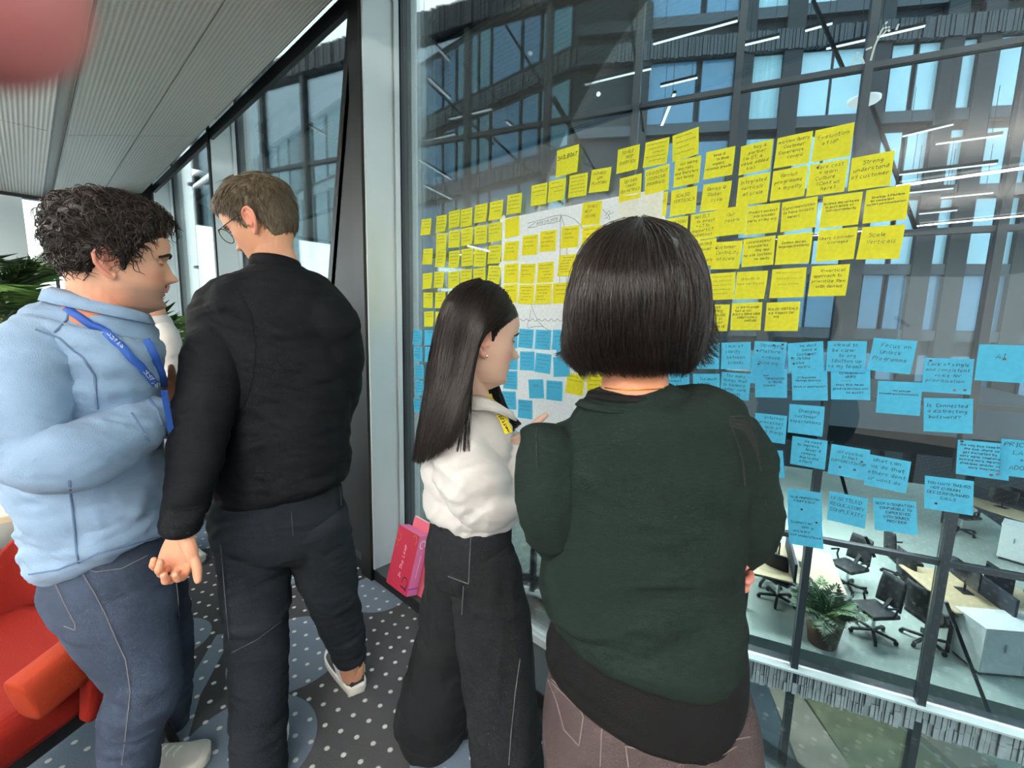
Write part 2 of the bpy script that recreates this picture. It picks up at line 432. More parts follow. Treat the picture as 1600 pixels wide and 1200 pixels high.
# slab edge with its two courses of upright brick fins and a pale capping
MB().obox(fpt(-2.5, -3.77, .12), TF * 9.8, NF * .12, UP * .17).build('slab_edge', M_DGREY, fac)
MB().obox(fpt(-2.5, -3.585, -.05), TF * 9.8, NF * .10, UP * .015).build('capping', mat('pale_capping', (190, 196, 196), .4), fac)
s = -2.4
while s < 5.2:
    wd = RNG.choice([.028, .04, .055, .07])
    zb = -3.97 + RNG.uniform(-.02, .02); zm = -3.79 + RNG.choice([-.03, .0, .035]); 
    for (a, b) in ((zb, zm - .004), (zm + .004, -3.60)):
        MB().obox(fpt(s + wd / 2, (a + b) / 2, -.03 - RNG.uniform(0, .03)), TF * (wd / 2 - .005), NF * .05, UP * ((b - a) / 2)).build('brick_fin', M_FINL, fac)
    s += wd
# parapet of upright bricks, joined: far too small to pick apart
mb = MB(); s = -12.2
while s < -2.4:
    wd = RNG.uniform(.05, .09); mb.obox(fpt(s + wd / 2, 6.62, -.02 - RNG.uniform(0, .04)), TF * (wd / 2 - .006), NF * .1, UP * (.19 + RNG.uniform(0, .02))); s += wd
p = mb.build('brick_parapet', M_FIN, fac); p['kind'] = 'stuff'
MB().obox(fpt(-2.5, 6.62, .1), TF * 9.8, NF * .08, UP * .17).build('parapet_back', M_DGREY, fac)
# thin raking braces behind the panes
for (a, b) in (((1270, 0), (1322, 118)), ((1362, 165), (1432, 362)), ((1478, 940), (1552, 1130)), ((630, 92), (770, 225)), ((770, 215), (880, 320)), ((985, 20), (1005, 205)),
               ((790, 40), (900, 215)), ((1352, 838), (1366, 870)), ((1300, 690), (1330, 800)), ((865, 150), (960, 320))):
    pa = on_plane(*a, NF, DF + .25); pb = on_plane(*b, NF, DF + .25)
    MB().bar(pa, pb, .04, .04).build('brace', M_FR, fac)

# the dark brick block behind it: one side parallel to the room, one turned
K = 1.887
NG = (FWD * math.cos(math.radians(10.3)) + RIGHT * math.sin(math.radians(10.3))).normalized(); DG = 10.6 * K
TG = Vector((NG.y, -NG.x, 0))
def gpt(s, z, off=0.0): return TG * s + NG * (DG + off) + UP * z
def gp(x, y): 
    q = on_plane(x, y, NG, DG); return TG.dot(q), q.z
M_WALLD = mat('dark_brick_wall', (40, 43, 47), .7, var=.2, vscale=1.5)
M_SPAN = mat('dark_grey_spandrel', (62, 68, 74), .5)
M_PANEB = mat('sky_tinted_glass', (180, 212, 222), .12, spec=.6, var=.12, vscale=.6)  # pale blue base stands in for sky reflected in the panes
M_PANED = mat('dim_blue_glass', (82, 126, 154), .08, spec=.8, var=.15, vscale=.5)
M_PANET = mat('teal_glass', (92, 138, 148), .08, spec=.8, var=.2, vscale=.5)
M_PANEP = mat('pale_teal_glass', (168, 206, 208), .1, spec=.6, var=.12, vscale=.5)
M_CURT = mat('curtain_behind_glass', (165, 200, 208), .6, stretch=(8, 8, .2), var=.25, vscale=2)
bg_ = empty('brick_office_block', gpt(4, -7.4), 'dark brick office block with pale blue windows behind the glass front', 'building')
s0, _ = gp(902, 100); s1 = 18
zt = gp(1090, 62)[1]; zb = gp(1090, 92)[1]
MB().obox(gpt((s0 + s1) / 2, 3.5, .5), TG * ((s1 - s0) / 2), NG * .3, UP * 11).build('wall', M_WALLD, bg_)
rows = []
def zat(y, x=1430): return gp(x, y)[1]
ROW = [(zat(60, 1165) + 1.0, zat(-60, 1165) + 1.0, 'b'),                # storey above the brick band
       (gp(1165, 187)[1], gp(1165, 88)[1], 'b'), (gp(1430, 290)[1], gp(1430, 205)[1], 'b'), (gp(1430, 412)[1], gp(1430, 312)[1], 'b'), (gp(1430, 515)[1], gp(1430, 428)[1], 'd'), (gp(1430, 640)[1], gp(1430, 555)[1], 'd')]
for (za, zb_, kind) in ROW:                                             # sill bands between the rows of windows
    MB().obox(gpt((s0 + s1) / 2, za - .22, .10), TG * ((s1 - s0) / 2), NG * .18, UP * .2).build('sill_band', M_SPAN, bg_)
# windows by column
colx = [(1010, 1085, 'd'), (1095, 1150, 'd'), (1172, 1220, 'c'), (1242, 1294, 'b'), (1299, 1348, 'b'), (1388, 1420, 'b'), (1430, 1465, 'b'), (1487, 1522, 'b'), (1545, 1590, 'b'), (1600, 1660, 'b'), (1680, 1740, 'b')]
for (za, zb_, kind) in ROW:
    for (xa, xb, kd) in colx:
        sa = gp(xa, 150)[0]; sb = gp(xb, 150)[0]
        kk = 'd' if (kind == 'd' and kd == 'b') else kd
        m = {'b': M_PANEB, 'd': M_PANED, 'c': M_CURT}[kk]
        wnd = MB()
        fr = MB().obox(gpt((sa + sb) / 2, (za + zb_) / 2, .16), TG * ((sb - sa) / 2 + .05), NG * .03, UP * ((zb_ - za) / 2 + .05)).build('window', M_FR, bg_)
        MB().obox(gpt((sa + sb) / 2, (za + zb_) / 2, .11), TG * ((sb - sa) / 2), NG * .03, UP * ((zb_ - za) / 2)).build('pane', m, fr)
for x in (1158, 1232, 1366, 1476, 1532, 1000, 1640):
    s = gp(x, 150)[0]
    MB().obox(gpt(s, 4.0, .08), TG * .32, NG * .2, UP * 10).build('pier', M_WALLD, bg_)
def fin_course(parent, P, T, N, sa, sb, z0, z1, name='brick_band'):
    mb = MB(); s = sa
    while s < sb:
        wd = RNG.uniform(.09, .17)
        mb.obox(P(s + wd / 2, (z0 + z1) / 2 + RNG.uniform(-.02, .02), -.06 - RNG.uniform(0, .08)), T * (wd / 2 - .012), N * .12, UP * ((z1 - z0) / 2)); s += wd
    o = mb.build(name, M_FIN, parent); o['kind'] = 'stuff'; return o
zt = gp(1090, 62)[1]; zb2 = gp(1090, 92)[1]
fin_course(bg_, gpt, TG, NG, s0, s1, zb2, zt)
# side wing parallel to the room
YL = gpt(s0, 0).y
xc = gpt(s0, 0).x
wing = empty('side_wing', (xc - 9, YL, -7.4), 'dark brick side wing with tall teal glazing at left of the courtyard', 'building')
def lpt(s, z, off=0.0): return Vector((s, YL + off, z))
TL_, NL_ = Vector((1, 0, 0)), Vector((0, 1, 0))
MB().obox(lpt(xc - 9.6, 4.2, .5), TL_ * 9.6, NL_ * .3, UP * 11.8).build('wall', M_WALLD, wing)
fin_course(wing, lpt, TL_, NL_, xc - 20, xc, zb2, zt)
zl = on_y(634, 318, YL).z
fin_course(wing, lpt, TL_, NL_, xc - 20, xc, zl - .3, zl + .3)
for (z0, z1) in ((zt + .3, 15.6), (zl + .5, zb2 - .2), (zl - 5.2, zl - .5), (-6, zl - 5.6)):
    x = xc - .3; i = 0
    while x > xc - 20:
        wd = [1.7, 1.15, 2.0, .9][i % 4]
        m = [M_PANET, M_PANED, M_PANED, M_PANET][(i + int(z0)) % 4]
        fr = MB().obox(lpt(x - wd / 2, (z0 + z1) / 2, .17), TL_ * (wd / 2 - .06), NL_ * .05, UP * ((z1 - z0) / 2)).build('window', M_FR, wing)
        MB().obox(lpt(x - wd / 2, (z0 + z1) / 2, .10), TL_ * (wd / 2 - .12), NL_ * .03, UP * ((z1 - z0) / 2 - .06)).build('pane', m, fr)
        x -= wd; i += 1
# pale building closing the view beyond the left bays
pb = empty('pale_glass_building', (-50, 17, -7.4), 'pale glazed building beyond the leftmost window bays', 'building')
MB().box(-75, -32.4, 17.0, 19.0, -7.4, 17.5).build('body', mat('pale_cladding', (206, 224, 224), .5, var=.06, vscale=.4), pb)
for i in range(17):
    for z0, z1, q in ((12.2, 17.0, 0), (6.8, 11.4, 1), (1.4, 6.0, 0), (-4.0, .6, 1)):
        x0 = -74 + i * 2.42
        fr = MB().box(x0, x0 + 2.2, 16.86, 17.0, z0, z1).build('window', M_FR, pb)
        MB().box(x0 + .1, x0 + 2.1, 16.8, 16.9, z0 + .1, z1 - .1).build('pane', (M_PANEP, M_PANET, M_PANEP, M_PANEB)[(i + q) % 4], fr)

# courtyard ground, lower garden
M_GRD = mat('courtyard_paving', (128, 140, 132), .8, bump=.2, bscale=3, var=.15, vscale=.8)
MB().box(-30, 30, YG + .3, 30, -7.7, -7.4).build('ground', M_GRD, None, kind='structure')
M_OFL = mat('polished_concrete', (176, 186, 176), .22, spec=.5, var=.12, vscale=.9)
# office floor behind the glass front
flo = MB()
flo.obox(fpt(-2.5, -3.70, 5.9), TF * 9.8, NF * 5.4, UP * .1).build('floor_lower_office', M_OFL, None, kind='structure')
# lower garden beds seen under the slab edge
M_SOIL = mat('planting_bed', (92, 92, 66), .9, bump=.6, bscale=8, var=.4, vscale=3)
M_PATH = mat('timber_path', (120, 112, 98), .8, var=.2, vscale=2)
M_NAVY = mat('dark_slate_paving', (52, 62, 70), .6, var=.3, vscale=2)
def gz(px, py, z=-7.4): return on_z(px, py, z)
for nm, px, m, lab, cat in (('planting_bed', [(1240, 1060), (1330, 1075), (1400, 1130), (1480, 1200), (1330, 1200)], M_SOIL, 'brown and green planting bed in the lower garden', 'flower bed'),
                       ('garden_path', [(1200, 1070), (1235, 1062), (1330, 1200), (1250, 1200)], M_PATH, 'pale strip of path between the lower garden beds', 'path'),
                       ('slate_terrace', [(1140, 1060), (1200, 1070), (1245, 1200), (1150, 1200)], M_NAVY, 'dark slate terrace in the lower garden at left', 'terrace'),
                       ('garden_wall', [(1405, 1120), (1440, 1125), (1560, 1195), (1500, 1200)], M_PATH, 'low tan garden wall running under the brick fins', 'wall')):
    b = [gz(x, y, -7.25) for x, y in px]; t0 = [p - UP * .15 for p in b]; n = len(b)
    mesh_obj(nm, b + t0, [tuple(range(n))[::-1], tuple(range(n, 2 * n))] + [(i, (i + 1) % n, n + (i + 1) % n, n + i) for i in range(n)], m, None, label=lab, cat=cat)
# ------------------------------------------------------------------ the office floor below, across the courtyard
ZO = -3.6
M_WOOD = mat('pale_oak', (196, 174, 138), .45, var=.15, vscale=3, stretch=(1, 8, 1))
M_MESHB = mat('black_mesh', (22, 23, 25), .6)
M_CHROME = mat('chrome', (200, 205, 208), .2, 1.0)
def rotz(v, a):
    c, s = math.cos(a), math.sin(a); return Vector((v[0] * c - v[1] * s, v[0] * s + v[1] * c, v[2]))
def office_chair(px, py, ang, label):
    b = on_z(px, py, ZO)
    r = empty('office_chair', b, label, 'chair', 'task chairs on the lower office floor')
    W = lambda v: b + rotz(v, ang)
    sb = MB()
    for k in range(5):
        t = 2 * PI * k / 5; d = Vector((math.cos(t), math.sin(t), 0))
        sb.bar(W(d * .03 + UP * .10), W(d * .31 + UP * .07), .045, .03)
    sb.build('star_base', M_MESHB, r)
    for k in range(5):
        t = 2 * PI * k / 5; d = Vector((math.cos(t), math.sin(t), 0)) * .31
        ax = rotz(Vector((-math.sin(t), math.cos(t), 0)), ang)
        MB().lathe(W(d) + UP * .032 - ax * .02, [(0, 0), (.032, 0), (.032, .04), (0, .04)], 12, ax).build('castor', M_MESHB, r)
    MB().tube([W((0, 0, .08)), W((0, 0, .42))], [.03, .022], 10).build('gas_column', M_CHROME, r)
    s = MB().obox(W((0, .02, .46)), rotz((.24, 0, 0), ang), rotz((0, .24, 0), ang), UP * .035).build('seat', M_MESHB, r); bevel(s, .025, 3)
    n = 7; v = []; f = []
    for th in (0, .03):
        for i in range(n):
            for j in range(n):
                x = (i / (n - 1) - .5) * .44 * (1 - .12 * (j / (n - 1)) ** 3); z = .53 + .5 * j / (n - 1)
                v.append(W((x, -.24 - .05 * (j / (n - 1)) + 0.9 * x * x - th, z)))
    for i in range(n - 1):
        for j in range(n - 1):
            a = i * n + j; f.append((a, a + 1, a + n + 1, a + n)); q = n * n
            f.append((a + q, a + n + q, a + n + 1 + q, a + 1 + q))
    for i in range(n - 1):
        q = n * n
        f += [(i * n, i * n + n, i * n + n + q, i * n + q), (i * n + n - 1, i * n + n - 1 + q, i * n + 2 * n - 1 + q, i * n + 2 * n - 1),
              (i, i + q, i + 1 + q, i + 1), ((n - 1) * n + i, (n - 1) * n + i + 1, (n - 1) * n + i + 1 + q, (n - 1) * n + i + q)]
    mesh_obj('backrest', v, f, M_MESHB, r, True)
    MB().bar(W((0, -.1, .43)), W((0, -.30, .70)), .06, .03).build('back_support', M_MESHB, r)
    for sx in (-1, 1):
        MB().tube([W((sx * .25, -.05, .46)), W((sx * .29, -.05, .56)), W((sx * .29, -.08, .66)), W((sx * .29, .12, .68))], .018, 8).build('armrest', M_MESHB, r)
for px, py, a, lab in ((1362, 992, 2.4, 'black task chair standing alone on the pale floor to the right of the planter'),
                       (1196, 908, -.4, 'black task chair at the far left end of the left oak desk'),
                       (1214, 938, -.2, 'black task chair at the near left end of the left oak desk'),
                       (1322, 918, 2.6, 'black task chair behind the planter at the right of the left oak desk'),
                       (1428, 942, -.9, 'black task chair left of the thick mullion beside the right bench'),
                       (1446, 1004, -.8, 'black task chair half hidden by the thick mullion, nearest the glass'),
                       (1588, 985, 2.2, 'black task chair at the right edge on the far side of the right bench'),
                       (1404, 905, -1.1, 'black task chair farthest back in the middle of the lower office'),
                       (1500, 832, -.7, 'black task chair by the far bench under the blue notes at right')):
    office_chair(px, py, a, lab)
def bench(p, q, w, lab, name='desk_bench'):
    a = on_z(*p, ZO + .73); b = on_z(*q, ZO + .73)
    d = (b - a).normalized(); n = Vector((-d.y, d.x, 0)); L = (b - a).length; c = (a + b) / 2
    r = empty(name, (c.x, c.y, ZO), lab, 'desk', 'oak desks in the lower office')
    for s in (-1, 1):
        t = MB().obox(c + n * s * w / 4, d * L / 2, n * (w / 4 - .02), UP * .014).build('desktop', M_WOOD, r)
        bevel(t, .004, 1)
        for e in (-1, 1):
            MB().bar(c + n * s * (w / 2 - .06) + d * e * (L / 2 - .1) - UP * .73, c + n * s * (w / 2 - .06) + d * e * (L / 2 - .1) - UP * .015, .05, .05).build('leg', M_MESHB, r)
    MB().obox(c + UP * .12, d * (L / 2 - .05), n * .02, UP * .2).build('desk_screen', mat('dark_desk_screen', (40, 48, 60), .7), r)
    k = max(1, int(L / 1.4))
    for i in range(k):
        for s in (-1, 1):
            m = c + d * ((i + .5) / k * L - L / 2) + n * s * .22 + UP * .014
            t = empty('computer_monitor', m, 'black monitor on the %s, %s on its %s side' % (['left oak desk', 'right oak desk', 'farther oak desk'][len([o_ for o_ in bpy.data.objects if o_.name.startswith('desk_bench')]) - 1], ['first', 'second', 'third', 'fourth', 'fifth'][i], 'near' if s < 0 else 'far'), 'monitor', 'monitors on the lower office desks')
            MB().obox(m + UP * .005, d * .11, n * .08, UP * .005).build('foot', M_MESHB, t)
            MB().bar(m, m + UP * .2, .03, .03).build('stem', M_MESHB, t)
            MB().obox(m + UP * .3, d * .27, n * .012, UP * .16).build('screen', mat('screen_dark', (24, 28, 36), .15), t)
bench((1228, 852), (1242, 912), 1.5, 'pale oak double desk at left of the lower office, behind the planter')
bench((1482, 892), (1590, 972), 1.6, 'pale oak double desk with dark divider at right of the lower office')
bench((1500, 770), (1660, 818), 1.6, 'pale oak double desk farther back under the lowest blue note at right')
# planter
b = on_z(1284, 1004, ZO)
pl = empty('potted_palm', b, 'bushy green palm in a brown pot on the lower office floor', 'plant')
MB().lathe(b, [(0, 0), (.20, 0), (.27, .5), (.25, .5), (.24, .44), (0, .44)], 20).build('pot', mat('brown_pot', (112, 74, 58), .5), pl, True)
M_LEAF = mat('palm_leaf', (46, 74, 40), .45, var=.3, vscale=6, spec=.5)
M_LEAFL = mat('palm_leaf_bright', (92, 130, 62), .45, var=.3, vscale=6)
def frond(base, az, elev, L, droop, leaf=.22, n=16, m=None, parent=None, wdt=.016, name='frond'):
    """a feather-leaved frond: rachis and leaflets in one mesh"""
    mb = MB(); p = Vector(base); d = Vector((math.cos(az) * math.cos(elev), math.sin(az) * math.cos(elev), math.sin(elev)))
    pts = [p.copy()]; e = elev
    for i in range(n):
        e -= droop / n
        d = Vector((math.cos(az) * math.cos(e), math.sin(az) * math.cos(e), math.sin(e))); p = p + d * L / n; pts.append(p.copy())
    mb.tube(pts, [.006 * (1 - .8 * i / n) + .001 for i in range(n + 1)], 5)
    side = Vector((-math.sin(az), math.cos(az), 0))
    for i in range(2, n + 1):
        t = i / n; l = leaf * math.sin(PI * (0.12 + .86 * t) ** .8) + .03
        dd = (pts[i] - pts[i - 1]).normalized(); nn = side.cross(dd)
        for s in (-1, 1):
            for k in (0, .5):
                o = pts[i] - dd * (L / n) * k
                tip = o + (side * s * .75 + dd * .7 - UP * RNG.uniform(.1, .4)).normalized() * l
                mid = (o + tip) / 2 + nn * .012
                w = dd * wdt
                mb.add([o, mid + w, tip, mid - w], [(0, 1, 2), (0, 2, 3)])
    return mb.build(name, m or M_LEAF, parent, True)
for k in range(26):
    frond(b + UP * .45, k * 2.4, RNG.uniform(.5, 1.4), RNG.uniform(.5, .8), RNG.uniform(.5, 1.3), .22, 10, M_LEAF if k % 3 else M_LEAFL, pl, .02)
# white cabinets by the glass
def cabinet(pts, h, lab, z=ZO, wd=.5):
    a, c = [on_z(*p, z) for p in pts]; d = (c - a).normalized(); n = Vector((-d.y, d.x, 0)); L = (c - a).length
    m = (a + c) / 2 + n * wd / 2
    r = empty('storage_cabinet', m, lab, 'cabinet')
    MB().obox(m + UP * (h / 2 + .03), d * L / 2, n * wd / 2, UP * (h / 2 - .03)).build('body', M_WHITE, r)
    MB().obox(m + UP * .03, d * (L / 2 - .03), n * (wd / 2 - .03), UP * .03).build('plinth', M_DGREY, r)
    MB().obox(m + UP * (h + .01), d * (L / 2 + .01), n * (wd / 2 + .01), UP * .012).build('top', M_WHITE, r)
    k = max(2, int(L / .5))
    for i in range(k):
        o = m + d * ((i + .5) / k - .5) * L - n * (wd / 2 + .006) + UP * (h / 2 + .03)
        dr = MB().obox(o, d * (L / k / 2 - .006), n * .006, UP * (h / 2 - .05)).build('door', M_WHITE, r)
        MB().bar(o - n * .015 + UP * .02, o - n * .015 + UP * .14, .012, .012).build('handle', M_CHROME, dr)
cabinet(((1528, 1056), (1660, 1068)), .75, 'low white cabinet close to the glass at the right edge')
cabinet(((1556, 872), (1650, 900)), .8, 'white cabinet farther back by the right edge of the lower office')
# ceiling slab of the lower office; strip lights added to brighten it
MB().obox(fpt(-2.5, -.28, 6.0), TF * 9.8, NF * 4.6, UP * .16).build('ceiling_lower_office', M_DGREY, None, kind='structure')
LGN = ['near the glass at centre', 'near the glass at right', 'deep inside at centre', 'deep inside at right', 'left of centre', 'far left']
for k_, (s_, o_, z_) in enumerate(((0, 2.6, -.62), (2.6, 2.6, -.62), (0, 5.2, -.62), (2.6, 5.2, -.62), (-2.8, 3.2, -.62), (-5.5, 3.2, -.62))):
    p = fpt(s_, z_, o_)
    r = empty('office_fill_light', p, 'added fill light under the ceiling of the lower office, ' + LGN[k_], 'lamp', 'added fill lights of the lower office')
    MB().obox(p, TF * .8, NF * .05, UP * .03).build('housing', M_SPAN, r)
    MB().obox(p - UP * .035, TF * .78, NF * .045, UP * .006).build('diffuser', mat('fill_glow', (1, 1, 1), .4, emit=(1, .98, .94), estr=3.0), r)
    for t in (-.6, .6): MB().bar(p + TF * t + UP * .03, p + TF * t + UP * .19, .01, .01).build('hanger', M_BLACK, r)
    l = bpy.data.lights.new('fill_light', 'AREA'); l.shape = 'RECTANGLE'; l.size = 1.6; l.size_y = .4; l.energy = 230; l.color = (1, .97, .9)
    lo = bpy.data.objects.new('fill_light', l); COL.objects.link(lo); lo.parent = r; lo.location = (0, 0, -.05); lo.rotation_euler = (0, 0, math.atan2(TF.y, TF.x))
# strip lights added to brighten the shaded lower garden
for k_, s_ in enumerate((-3.0, .6, 3.4)):
    p = fpt(s_, -4.10, 2.4)
    r = empty('garden_fill_light', p, 'added fill light under the office floor over the lower garden, ' + ['left', 'middle', 'right'][k_], 'lamp', 'added fill lights over the lower garden')
    MB().obox(p, TF * .8, NF * .05, UP * .03).build('housing', M_SPAN, r)
    for t in (-.6, .6): MB().bar(p + TF * t + UP * .03, p + TF * t + UP * .30, .01, .01).build('hanger', M_BLACK, r)
    l = bpy.data.lights.new('fill_light', 'AREA'); l.shape = 'RECTANGLE'; l.size = 1.6; l.size_y = .4; l.energy = 220; l.color = (1, .98, .92)
    lo = bpy.data.objects.new('fill_light', l); COL.objects.link(lo); lo.parent = r; lo.location = (0, 0, -.05); lo.rotation_euler = (0, 0, math.atan2(TF.y, TF.x))
# lamp reflections imitated by glowing bars, disc and dots behind the glass front
def refl_bar(p, q, lab, off=.7, wd=.05):
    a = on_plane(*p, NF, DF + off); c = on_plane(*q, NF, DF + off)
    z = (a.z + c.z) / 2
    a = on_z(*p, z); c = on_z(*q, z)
    r = empty('reflection_bar', (a + c) / 2, lab, 'lamp', 'imitated lamp reflections across the courtyard')
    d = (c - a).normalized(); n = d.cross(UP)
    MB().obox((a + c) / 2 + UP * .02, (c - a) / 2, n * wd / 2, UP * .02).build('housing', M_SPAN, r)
    MB().obox((a + c) / 2, (c - a) / 2 * .99, n * wd * .45, UP * .008).build('diffuser', M_REFL, r)
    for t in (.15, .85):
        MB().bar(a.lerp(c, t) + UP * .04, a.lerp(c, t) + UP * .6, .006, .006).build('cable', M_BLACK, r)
M_REFL = mat('reflection_glow', (1, 1, 1), .4, emit=(1, .98, .94), estr=2.2)
REFLS = [((655, 45), (702, 95), 'uppermost left'), ((669, 122), (703, 154), 'second from top at the left'), ((648, 246), (704, 280), 'beside the silver window reveal'), ((663, 290), (705, 311), 'just above the leftmost yellow notes'),
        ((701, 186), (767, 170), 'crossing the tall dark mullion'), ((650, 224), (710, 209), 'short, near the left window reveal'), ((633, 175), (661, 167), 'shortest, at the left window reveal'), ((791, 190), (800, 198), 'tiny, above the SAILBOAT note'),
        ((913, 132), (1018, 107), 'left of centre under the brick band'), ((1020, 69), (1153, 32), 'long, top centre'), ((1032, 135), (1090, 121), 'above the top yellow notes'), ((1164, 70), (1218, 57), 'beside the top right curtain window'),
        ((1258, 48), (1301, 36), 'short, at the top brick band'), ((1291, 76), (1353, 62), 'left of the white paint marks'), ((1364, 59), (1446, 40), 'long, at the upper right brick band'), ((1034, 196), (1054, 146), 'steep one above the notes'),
        ((1410, 213), (1490, 194), 'right of the round disc, upper'), ((474, 192), (511, 213), 'behind the dark-jacketed man'), ((524, 219), (534, 225), 'tiny, left of the black post'), ((1462, 225), (1566, 211), 'right of the round disc, lower'), ((1404, 273), (1558, 255), 'long, right of the wordy yellow notes'), ((1420, 301), (1490, 294), 'right of the strategy note'),
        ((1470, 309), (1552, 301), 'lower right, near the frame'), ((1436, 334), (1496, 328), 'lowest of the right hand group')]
for p, q, w in REFLS: refl_bar(p, q, 'thin imitated lamp reflection behind the far glass, ' + w)
c = on_plane(1350, 157, NF, DF + .7)  # round lamp reflection, built as a glowing disc on an added cable
r = empty('reflection_disc', c, 'round white disc imitating a lamp reflection behind the far glass', 'lamp')
MB().lathe(c - UP * .03, [(0, 0), (.17, 0), (.19, .02), (.19, .05), (0, .06)], 28).build('glow_disc', mat('disc_glow', (1, 1, 1), .4, emit=(1, .93, .85), estr=1.0), r, True)
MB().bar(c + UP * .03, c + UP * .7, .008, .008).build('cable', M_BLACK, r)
for (x, y, w) in ((828, 83, 'left of the inclined brick corner'), (935, 147, 'right of the inclined brick corner')):  # small spot reflections, built as glowing globes
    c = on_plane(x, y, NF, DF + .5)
    g = empty('reflection_dot', c, 'tiny globe imitating a lamp reflection behind the far glass ' + w, 'lamp')
    MB().lathe(c, [(0, -.035)] + [(.035 * math.sin(t), -.035 * math.cos(t)) for t in (.5, 1, 1.5, 2, 2.6)] + [(0, .035)], 14).build('globe', M_REFL, g, True)
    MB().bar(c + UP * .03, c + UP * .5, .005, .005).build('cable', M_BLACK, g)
# shrubs in the courtyard seen low through the window bays
for (x, y, h, lab) in ((668, 800, .9, 'small green shrub low in the courtyard just right of the grey window reveal'),):
    b = on_z(x, y, -6.0) ; b.z = -7.4
    s = empty('courtyard_shrub', b, lab, 'shrub')
    MB().tube([b, b + UP * (h + .4)], .04, 8).build('trunk', mat('bark', (80, 66, 50), .8), s)
    mb = MB()
    for k in range(420):
        u = Vector((RNG.gauss(0, 1), RNG.gauss(0, 1), RNG.gauss(0, 1))).normalized() * RNG.random() ** .4
        p = b + UP * (h + .5) + u * .75
        a = Vector((RNG.gauss(0, 1), RNG.gauss(0, 1), RNG.gauss(0, 1))).normalized(); bb = a.cross(UP).normalized()
        mb.add([p, p + a * .06 + bb * .035, p + a * .13, p + a * .06 - bb * .035], [(0, 1, 2), (0, 2, 3)])
    o = mb.build('foliage', M_LEAFL, s); o['kind'] = 'stuff'

# ------------------------------------------------------------------ in the room: chair, table, palms, box
M_RED = mat('rust_red_fabric', (104, 19, 12), .8, bump=.25, bscale=180, spec=.15)
M_REDD = mat('terracotta_fabric', (124, 40, 20), .8, bump=.25, bscale=180, spec=.15)
def tub_chair():
    a0 = on_z(30, 1098, .53); a1 = on_z(172, 985, .57)      # front and rear of the arm in view
    back = (a1 - a0); back.z = 0; back.normalize()          # from front to back of the chair
    side = Vector((-back.y, back.x, 0))                      # towards the photo's left
    W = .62
    AL = (a1 - a0).length; c = a0 + back * (AL * .55) + side * W / 2; c.z = 0
    r = empty('armchair', c, 'rust red upholstered tub armchair with thick orange arm and black legs at left edge', 'chair')
    # shell: U-shaped wall of the back and both arms
    path = []
    for t in np.linspace(0, 1, 33):
        th = PI * (t - .5)
        x = .5 * W * math.copysign(abs(math.sin(th)) ** .55, math.sin(th)); y = .30 * math.copysign(abs(math.cos(th)) ** .8, 1)
        path.append((x, y, t))
    v = []; f = []; nz = 6
    for (x, y, t) in path:
        hb = max(0.0, math.cos(PI * (t - .5))) ** 1.6
        top = .55 + .27 * hb
        for k in range(nz):
            z = .36 + (top - .36) * k / (nz - 1); fl = 1 + .12 * k / (nz - 1)
            v.append(c + side * -x * fl * -1 + back * (y * fl) + UP * z)
    np_ = len(path)
    for i in range(np_ - 1):
        for k in range(nz - 1):
            a = i * nz + k; f.append((a, a + nz, a + nz + 1, a + 1))
    o = mesh_obj('shell', v, f, M_RED, r, True)
    sm = o.modifiers.new('thick', 'SOLIDIFY'); sm.thickness = .045; sm.offset = 0
    bevel(o, .015, 3)
    # padded arms
    for sg in (-1, 1):
        p0 = c + side * sg * (W / 2 + .005) - back * AL * .55 + UP * .53; p1 = c + side * sg * (W / 2 + .01) + back * AL * .45 + UP * .575
        d = (p1 - p0).normalized(); n = side; u = d.cross(n); 
        mb = MB(); prof = []
        for k in range(20):
            th = 2 * PI * k / 20
            prof.append((.042 * math.copysign(abs(math.cos(th)) ** .6, math.cos(th)), .062 * math.copysign(abs(math.sin(th)) ** .6, math.sin(th))))
        rings = [(-.0, .75), (.01, .95), (.03, 1), (.5, 1), (.97, 1), (1.0, .9)]
        L = (p1 - p0).length
        for (t, sc) in rings:
            for (a, b_) in prof: mb.v.append(p0 + d * L * t + n * a * sc + u * b_ * sc)
        for i in range(len(rings) - 1):
            for k in range(20): mb.f.append((i * 20 + k, i * 20 + (k + 1) % 20, (i + 1) * 20 + (k + 1) % 20, (i + 1) * 20 + k))
        mb.f.append(tuple(range(20))[::-1]); mb.f.append(tuple(range(100, 120)))
        mb.build('arm_pad', M_REDD, r, True)
    s = MB().obox(c - back * .05 + UP * .41, side * (W / 2 - .03), back * .29, UP * .065).build('seat', M_RED, r); bevel(s, .045, 5)
    s = MB().obox(c - back * .02 + UP * .335, side * (W / 2 - .05), back * .27, UP * .02).build('under_frame', M_BLACK, r)
    for sx in (-1, 1):
        for sy in (-1, 1):
            MB().tube([c + side * sx * .22 + back * (sy * .2) + UP * .33, c + side * sx * .27 + back * (sy * .27)], [.017, .012], 10).build('leg', M_BLACK, r)
tub_chair()
# table at the left edge
tp = on_z(18, 800, .74)
tb = empty('meeting_table', (tp.x - .5, tp.y - .7, 0), 'pale oak topped meeting table on black panel legs at left edge', 'table')
c = Vector((tp.x - .42, tp.y - .72, .725))
o = MB().obox(c, (.45, 0, 0), (0, .75, 0), (0, 0, .015)).build('tabletop', mat('pale_table_top', (226, 212, 180), .4, var=.08, vscale=3, stretch=(8, 1, 1)), tb); bevel(o, .005, 2)
for sy in (-1, 1):
    MB().obox(c + Vector((0, sy * .6, -.3675)), (.34, 0, 0), (0, .03, 0), (0, 0, .352)).build('panel_leg', M_BLACK, tb)
